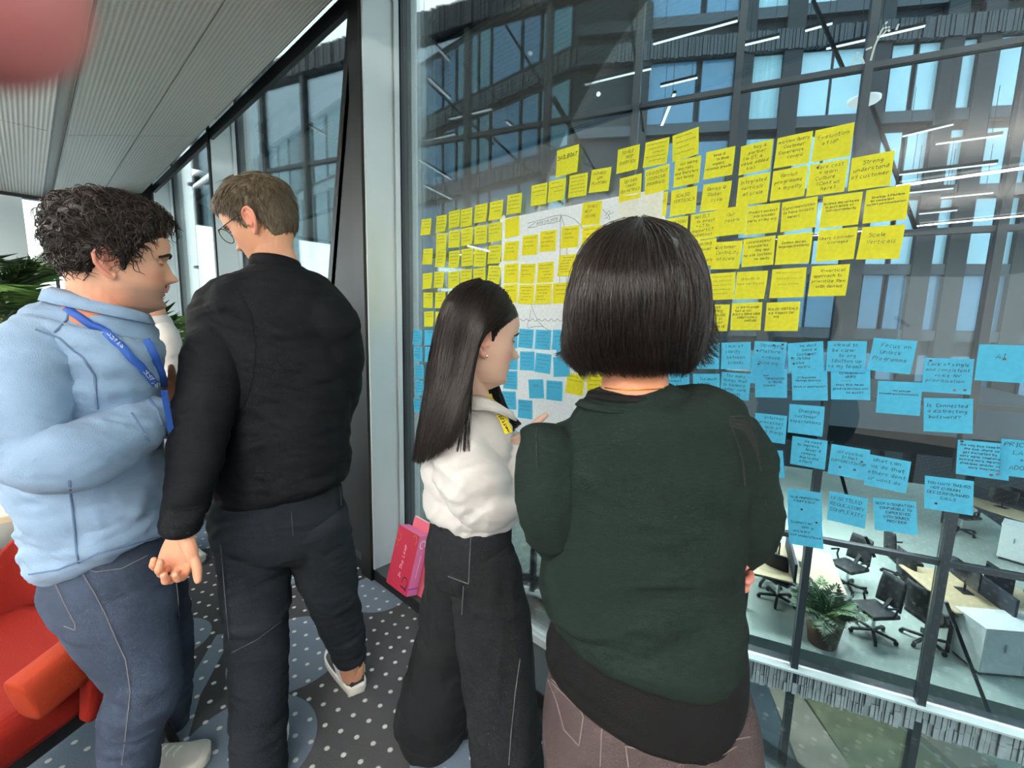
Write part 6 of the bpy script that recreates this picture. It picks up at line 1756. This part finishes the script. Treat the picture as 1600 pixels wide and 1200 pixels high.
for i in range(25):
    a = PI * (-.85 + 1.7 * i / 24) + PI; d = f3 * math.cos(a) + r3 * math.sin(a); k = max(0, math.cos(a))
    R_.append((nb + d * (.056 + .02 * k) - UP * (.045 * k ** 1.5), d * .011, .030))
collar(P3, M_BLOUSE, H3, R_, .03)
M_VIS = mat('yellow_lanyard', (232, 214, 40), .6)
vl = seam('visitor_lanyard', S3, [[(757, 612), (762, 628), (772, 642), (782, 656), (792, 680)]], .020, M_VIS, P3, .006)
if vl: text_on(S3, 'VISITOR', (777, 645), (799, 682), 1.05, M_INK, vl, 1.2, .0095, -1)
M_BLKD = mat('washed_black_denim', (18, 20, 23), .9, bump=.5, bscale=420, var=.4, vscale=5, spec=.15)
o, V, F = garment('wide_jeans', [
    [(740, 806, 1.03, 56, 1), (736, 840, 1.035, 60, 1), (736, 880, 1.04, 64, 1)],
    [(754, 860, 1.02, 46, 1.1), (766, 930, 1.01, 50, 1), (772, 1000, 1.0, 50, 1), (782, 1080, .99, 50, 1), (792, 1160, .98, 50, 1), (797, 1240, .97, 50, 1), (800, 1320, .965, 50, 1)],
    [(716, 870, 1.06, 42, 1.1), (710, 930, 1.10, 42, 1), (700, 1000, 1.17, 43, 1), (688, 1060, 1.26, 47, 1), (676, 1110, 1.34, 50, 1), (671, 1138, 1.385, 49, 1)]], .006, M_BLKD, P3,
    [dict(amp=.012, fa=5, fb=13, axis=(.1, 0, 1), seed=3.9), dict(amp=.006, fa=16, fb=6, axis=(.4, 0, 1), seed=1.7)], 5)
SW = Surf(V, F); stt = mat('black_denim_stitch', (74, 76, 80), .8)
seam('waistband', SW, [[(686, 822), (740, 826), (796, 820)]], .003, stt, o)
seam('pocket_stitching', SW, [[(698, 822), (718, 828), (736, 828), (734, 870), (732, 912), (700, 900)], [(724, 915), (722, 960)], [(812, 1030), (805, 1080), (798, 1150), (795, 1195)]], .0022, stt, o)
seam('belt_loop', SW, [[(733, 818), (733, 838)], [(690, 812), (690, 830)]], .006, M_BLKD, o)
sh_bl = mat('black_leather', (20, 20, 22), .35)
hb = on_z(690, 1150, 0); shoe(P3, Vector((hb.x, hb.y, 0)) - f3 * .07, Vector((hb.x, hb.y, 0)) + f3 * .17, sh_bl, sh_bl, .24, .085, laces=False)
hb = at(800, 1345, .97); hb.z = 0; shoe(P3, hb - f3 * .08, hb + f3 * .16, sh_bl, sh_bl, .24, .085, laces=False)

# ------------------------------------------------------------------ person 4: the woman in the green jumper, nearest the camera
P4 = person(1005, 1150, .74, 'woman with dark bobbed hair in dark green jumper, arms crossed, seen from behind')
H4 = Head(1000, 484, .745, 10, pitch=2, roll=-1, scale=.95)
mb = MB(); head_mb(mb, H4, ears=False)
limb(mb, [(H4.v(0, -.034, .080), .052, 1), (H4.v(0, -.034, .02), .050, 1), (at(993, 578, .735), .0535, 1), (at(991, 612, .735), .058, 1), (at(990, 650, .735), .085, 1)], 24, (.3, 1))
V, F = remesh(mb, .0034, 3)
mb2 = MB()
limb(mb2, px_pts([(990, 650, .74, 80, .7), (995, 760, .74, 120, .6), (1000, 960, .74, 120, .65), (1006, 1120, .74, 130, .7)]))
limb(mb2, px_pts([(1130, 690, .74, 34), (1168, 820, .72, 30), (1120, 850, .85, 26)])); limb(mb2, px_pts([(858, 700, .74, 34), (862, 820, .72, 30), (960, 830, .9, 26)]))
zf = 0.03
for dx in (-.085, .085):
    c0 = at(1006, 1120, .74) + RIGHT * dx; c1 = Vector((c0.x, c0.y, .05)); limb(mb2, [(c0, .075, 1), (c0.lerp(c1, .5), .055, 1), (c1, .04, 1)])
V2, F2 = remesh(mb2, .012, 3)
mb3 = MB(); w4 = at(1120, 868, .88)
hand_mb(mb3, at(1092, 874, .80), at(1178, 902, .72) - at(1092, 874, .80), UP + FWD * .1, 1, (.4, .6, .4), .04, (.3, .2), .88, 8)
V3, F3 = remesh(mb3, .0026, 3)
Vb, Fb = join([(V, F), (V2, F2), (V3, F3)])
add_obj('body', Vb, Fb, SK1, P4, np.concatenate([np.tile(srgb(196, 132, 100)[:3], (len(V) + len(V2), 1)), np.tile(srgb(206, 130, 116)[:3], (len(V3), 1))]))
SN = Surf(V, F)
M_BOB = hair_mat('black_brown_bob', (12, 9, 8), (40, 33, 30), .36, .35)
def a4(x, y, k): return (x, y, .745 + k)
GB = [G_([a4(1000, 352, .03), a4(962, 362, .06), a4(930, 396, .08), a4(912, 448, .08), a4(903, 500, .075), a4(896, 535, .06), a4(890, 552, .05)]),
      G_([a4(998, 352, .0), a4(950, 366, .02), a4(917, 402, .02), a4(899, 455, .01), a4(893, 505, .01), a4(890, 538, .0), a4(898, 566, .0)]),
      G_([a4(997, 353, -.02), a4(955, 371, -.04), a4(925, 410, -.065), a4(910, 460, -.075), a4(905, 510, -.07), a4(908, 545, -.06), a4(922, 580, -.045)]),
      G_([a4(997, 354, -.03), a4(970, 378, -.07), a4(950, 420, -.105), a4(942, 470, -.112), a4(940, 515, -.102), a4(944, 552, -.085), a4(958, 580, -.06)]),
      G_([a4(998, 355, -.035), a4(990, 380, -.085), a4(985, 425, -.122), a4(985, 475, -.128), a4(986, 520, -.115), a4(990, 555, -.092), a4(998, 582, -.066)]),
      G_([a4(1000, 354, -.03), a4(1018, 378, -.08), a4(1030, 422, -.112), a4(1036, 470, -.118), a4(1036, 516, -.105), a4(1036, 552, -.085), a4(1036, 580, -.06)]),
      G_([a4(1003, 353, -.02), a4(1044, 371, -.05), a4(1066, 412, -.075), a4(1076, 462, -.08), a4(1076, 512, -.072), a4(1070, 550, -.06), a4(1062, 578, -.045)]),
      G_([a4(1004, 352, .0), a4(1058, 364, -.01), a4(1086, 402, -.01), a4(1098, 450, -.015), a4(1098, 500, -.02), a4(1090, 540, -.02), a4(1078, 566, -.02)]),
      G_([a4(1005, 352, .03), a4(1056, 362, .05), a4(1084, 398, .06), a4(1098, 446, .06), a4(1102, 490, .05), a4(1096, 528, .04), a4(1088, 552, .03)])]
fb = guide_surface(GB)
hc4 = H4.v(0, -.01, .115)
frontf = guide_surface([G_([a4(1005, 352, .03), a4(1050, 366, .09), a4(1074, 400, .12), a4(1084, 446, .12), a4(1086, 490, .11), a4(1082, 528, .09), a4(1076, 548, .08)]), G_([a4(1000, 354, .05), a4(1000, 370, .11), a4(1000, 400, .13), a4(1000, 430, .13), a4(1000, 450, .12), a4(1000, 470, .12), a4(1000, 480, .11)]), G_([a4(1000, 352, .03), a4(966, 366, .09), a4(938, 400, .11), a4(922, 448, .11), a4(914, 500, .10), a4(908, 532, .085), a4(902, 548, .075)])])
W, F, Q, M, D = cap_mesh(H4, .008, .170, .06, .03, .06)
add_obj('scalp_hair', W, F, M_BOB, P4)
hair4 = guide_shell('hair', [(fb, False), (frontf, False)], P4, M_BOB, 64, 50, .012, hc4, 3)
hair_from_guides('strands', fb, hair4, M_BOB, 6000, .00066, 18, .014, .007, (.0, 1.04), centre=hc4)
lf = guide_surface([G_([a4(905, 470, .02), a4(897, 510, .01), a4(890, 535, .0), a4(880, 548, .0), a4(868, 552, .0)]), G_([a4(902, 480, -.02), a4(895, 520, -.02), a4(896, 548, -.02), a4(908, 575, -.02), a4(922, 594, -.02)])])
hair_from_guides('flicked_tips', lf, hair4, M_BOB, 260, .0007, 12, .008, .003, centre=hc4)
rt = guide_surface([G_([a4(1098, 430, .02), a4(1103, 450, .02), a4(1108, 466, .02), a4(1112, 478, .02), a4(1108, 490, .02)]), G_([a4(1092, 480, -.01), a4(1096, 510, -.01), a4(1102, 535, -.01), a4(1110, 548, -.01), a4(1122, 556, -.01)]), G_([a4(1080, 500, -.03), a4(1080, 540, -.03), a4(1074, 562, -.03), a4(1066, 578, -.03), a4(1058, 588, -.03)])])
hair_from_guides('flicked_tips', rt, hair4, M_BOB, 300, .0007, 12, .008, .003, centre=hc4)
ng = [SN.hit(x, y, .0015) for x, y in ((934, 604), (946, 606), (960, 608), (980, 609), (1000, 609), (1020, 608), (1036, 607), (1044, 606))]
ng = [p for p in ng if p]
if len(ng) > 2: MB().tube(ng, .0012, 6).build('necklace', mat('gold_chain', (214, 160, 70), .25, .9), P4, True)
M_KNIT = mat('dark_green_knit', (19, 30, 27), .92, bump=.6, bscale=300, var=.3, vscale=90, stretch=(1, 1, 5), spec=.1)
M_BTEE = mat('black_cotton', (7, 7, 9), .85, spec=.15, bump=.2, bscale=400)
o, V, F = garment('jumper', [
    [(991, 626, .735, 70, .85), (992, 638, .735, 98, .8), (996, 654, .735, 136, .7), (1000, 680, .735, 158, .62), (1000, 740, .735, 162, .60), (997, 820, .735, 154, .60), (993, 890, .735, 148, .62), (1002, 935, .735, 148, .66), (1000, 965, .735, 153, .68), (993, 992, .735, 157, .68)],
    [(1122, 690, .735, 48, 1), (1146, 712, .73, 50, 1), (1160, 770, .72, 52, 1), (1165, 820, .725, 48, 1), (1140, 850, .77, 42, 1), (1090, 858, .86, 38, 1), (1000, 850, .93, 34, 1)],
    [(872, 692, .735, 50, 1), (860, 725, .73, 47, 1), (860, 780, .73, 45, 1), (872, 830, .76, 40, 1), (930, 850, .87, 36, 1), (1010, 860, .93, 34, 1)]], .0052, M_KNIT, P4,
    [dict(amp=.008, fa=10, fb=2.5, axis=(.25, 0, 1), seed=7.7), dict(amp=.006, fa=22, fb=5, axis=(-.4, 0, 1), seed=5.1), dict(amp=.012, fa=30, fb=5, axis=(1, .6, .35), seed=3.3, mask=None) if False else dict(amp=.002, fa=40, fb=20, seed=1.0)], 5)
S4 = Surf(V, F)
M_KRIB = mat('green_rib', (10, 18, 16), .9, bump=.7, bscale=500)
seam('shoulder_gather', S4, [[(1140, 652 + 4 * i), (1158 + i, 650 + 7 * i), (1172 + 2 * i, 668 + 10 * i), (1182 + 2 * i, 700 + 12 * i)] for i in range(4)], .0035, M_KRIB, o, .001)
seam('armhole_seam', S4, [[(1138, 655), (1150, 690), (1160, 720), (1164, 760)], [(842, 645), (838, 690), (840, 730)]], .003, M_KRIB, o, .001)
nb = at(991, 628, .735); R_ = []
for i in range(33):
    a = 2 * PI * i / 32; d = RIGHT * math.cos(a) * 1.05 + FWD * math.sin(a) * .85
    R_.append((nb + d * .068 - UP * (.004 + .02 * max(0, math.sin(a))), d * .004, .013))
collar(P4, M_BTEE, H4, [(p + UP * .010, t, hh) for p, t, hh in R_], .012, 'tee_neckband', .003)
R_ = [(p + t * 1.2 - UP * .004, t * 2.2, .012) for p, t, hh in R_]
collar(P4, M_KNIT, H4, R_, .012, 'jumper_neckband', .004)
o, V, F = garment('black_tee', [[(1000, 930, .735, 134, .64), (1004, 985, .735, 150, .66), (1002, 1040, .735, 162, .68), (994, 1076, .735, 167, .69)]], .006, M_BTEE, P4, [dict(amp=.006, fa=14, fb=4, axis=(.3, 0, 1), seed=2.0)], 4)
M_BRJ = mat('faded_brown_denim', (56, 48, 49), .9, spec=.15, bump=.5, bscale=420, var=.25, vscale=8)
hip = at(1008, 1150, .735)
legs = []
for sg in (-1, 1):
    c0 = at(1010, 1195, .735) + RIGHT * sg * .09; c1 = Vector((c0.x, c0.y, .06)); legs.append([(c0 + UP * .04, .105, 1), (c0.lerp(c1, .3), .088, 1), (c0.lerp(c1, .65), .066, 1), (c1, .055, 1)])
o, V, F = garment('jeans', [[(1004, 1000, .735, 138, .60), (1006, 1060, .735, 154, .64), (1010, 1120, .735, 168, .70), (1011, 1180, .735, 176, .72)]] + legs, .0065, M_BRJ, P4, [dict(amp=.006, fa=14, fb=5, axis=(.2, 0, 1), seed=8.8)], 4)
SB = Surf(V, F); st4 = mat('brown_denim_stitch', (98, 88, 86), .8)
seam('back_pocket', SB, [[(856, 1060), (870, 1095), (882, 1140), (905, 1165), (912, 1120), (908, 1110), (858, 1062)], [(975, 1165), (1040, 1178), (1130, 1178), (1150, 1165)], [(978, 1165), (982, 1198)], [(944, 1110), (940, 1150), (938, 1198)], [(845, 1040), (880, 1080), (930, 1108), (944, 1112), (1020, 1150), (1100, 1165), (1172, 1150)]], .0020, st4, o)
seam('rivet', SB, [[(924, 1094), (927, 1096)]], .004, M_GOLD, o)
for sg in (-1, 1):
    hb = at(1010, 1195, .735) + RIGHT * sg * .09; hb.z = 0; shoe(P4, hb - FWD * .08, hb + FWD * .16, sh_bl, sh_bl, .24, .088, laces=False)

# ------------------------------------------------------------------ person 5: mostly hidden behind the denim shirt
P5 = person(246, 800, 2.52, 'person in white shirt and white trainers standing behind the man in denim')
H5 = Head(232, 448, 2.52, 150, pitch=-6)
mb = MB(); head_mb(mb, H5)
limb(mb, [(H5.v(0, -.034, .070), .055, 1), (H5.v(0, -.032, .0), .055, 1), (at(240, 500, 2.52), .07, 1)], 20, (.3, 1))
limb(mb, px_pts([(240, 505, 2.52, 26, .8), (243, 560, 2.52, 36, .7), (246, 650, 2.52, 34, .7)]))
V, F = remesh(mb, .006, 2)
mb2 = MB()
for sg in (-1, 1):
    c0 = at(246, 660, 2.52) + RIGHT * sg * .09; c1 = Vector((c0.x, c0.y, .06)); limb(mb2, [(c0, .07, 1), (c0.lerp(c1, .5), .05, 1), (c1, .04, 1)])
mb3 = MB(); hand_mb(mb3, at(262, 640, 2.46), UP * -1, RIGHT * -1 + FWD * -.3, 1, (.3, .4, .3), .06)
V2, F2 = remesh(mb2, .012, 2); V3, F3 = remesh(mb3, .005, 2)
Vb, Fb = join([(V, F), (V2, F2), (V3, F3)])
add_obj('body', Vb, Fb, SK1, P5, np.concatenate([skin_col(H5, V, (210, 158, 132), (186, 116, 104)), np.tile(srgb(206, 150, 122)[:3], (len(V2) + len(V3), 1))]))
W, F, Q, M, D = cap_mesh(H5, .014, .176, .105, .05, .08, None, 60, 60)
add_obj('hair', W, F, M_SHORT, P5)
garment('shirt', [[(240, 500, 2.52, 24, .9), (242, 512, 2.52, 33, .8), (244, 560, 2.52, 42, .7), (246, 640, 2.52, 40, .7), (246, 662, 2.52, 40, .7)],
                  [(256, 512, 2.48, 16, 1), (264, 540, 2.46, 17, 1), (266, 590, 2.44, 15, 1), (262, 638, 2.44, 12, 1)], [(228, 512, 2.56, 16, 1), (222, 560, 2.56, 16, 1), (224, 636, 2.56, 12, 1)]], .009, M_BLOUSE, P5, [dict(amp=.014, fa=14, fb=5, seed=4.0)], 3)
lg = []
for sg in (-1, 1):
    c0 = at(246, 660, 2.52) + RIGHT * sg * .085; c1 = Vector((c0.x, c0.y, .09)); lg.append([(c0 + UP * .08, .10, 1), (c0.lerp(c1, .4), .085, 1), (c1, .06, 1)])
garment('trousers', lg, .010, M_BLKD, P5, [], 3)
for sg in (-1, 1):
    c = at(246, 660, 2.52) + RIGHT * sg * .085; c.z = 0; d5 = RIGHT * .8 - FWD * .5; d5.normalize()
    shoe(P5, c - d5 * .06, c + d5 * .22, sh_w, sole_w)

# ------------------------------------------------------------------ the photographer's fingertip at the edge of the lens
fb0 = CPOS + ray(20, 30).normalized() * .052
fd = (ray(120, 150) - ray(-60, -60)).normalized()
FG = empty('finger', fb0, 'blurred pink fingertip reaching over the lens at upper left', 'finger')
mb = MB(); ax = (RIGHT * .85 - UP * .5).normalized()
tip = CPOS + ray(78, 42).normalized() * .050
limb(mb, [(tip - ax * .085 - UP * .0 , .0095, 1), (tip - ax * .06, .0092, 1), (tip - ax * .045, .0088, 1), (tip - ax * .025, .0085, 1), (tip - ax * .008, .0078, 1)], 20, (1, 1))
V, F = remesh(mb, .0009, 3)
add_obj('fingertip', V, F, mat('finger_skin', (196, 112, 108), .5), FG)
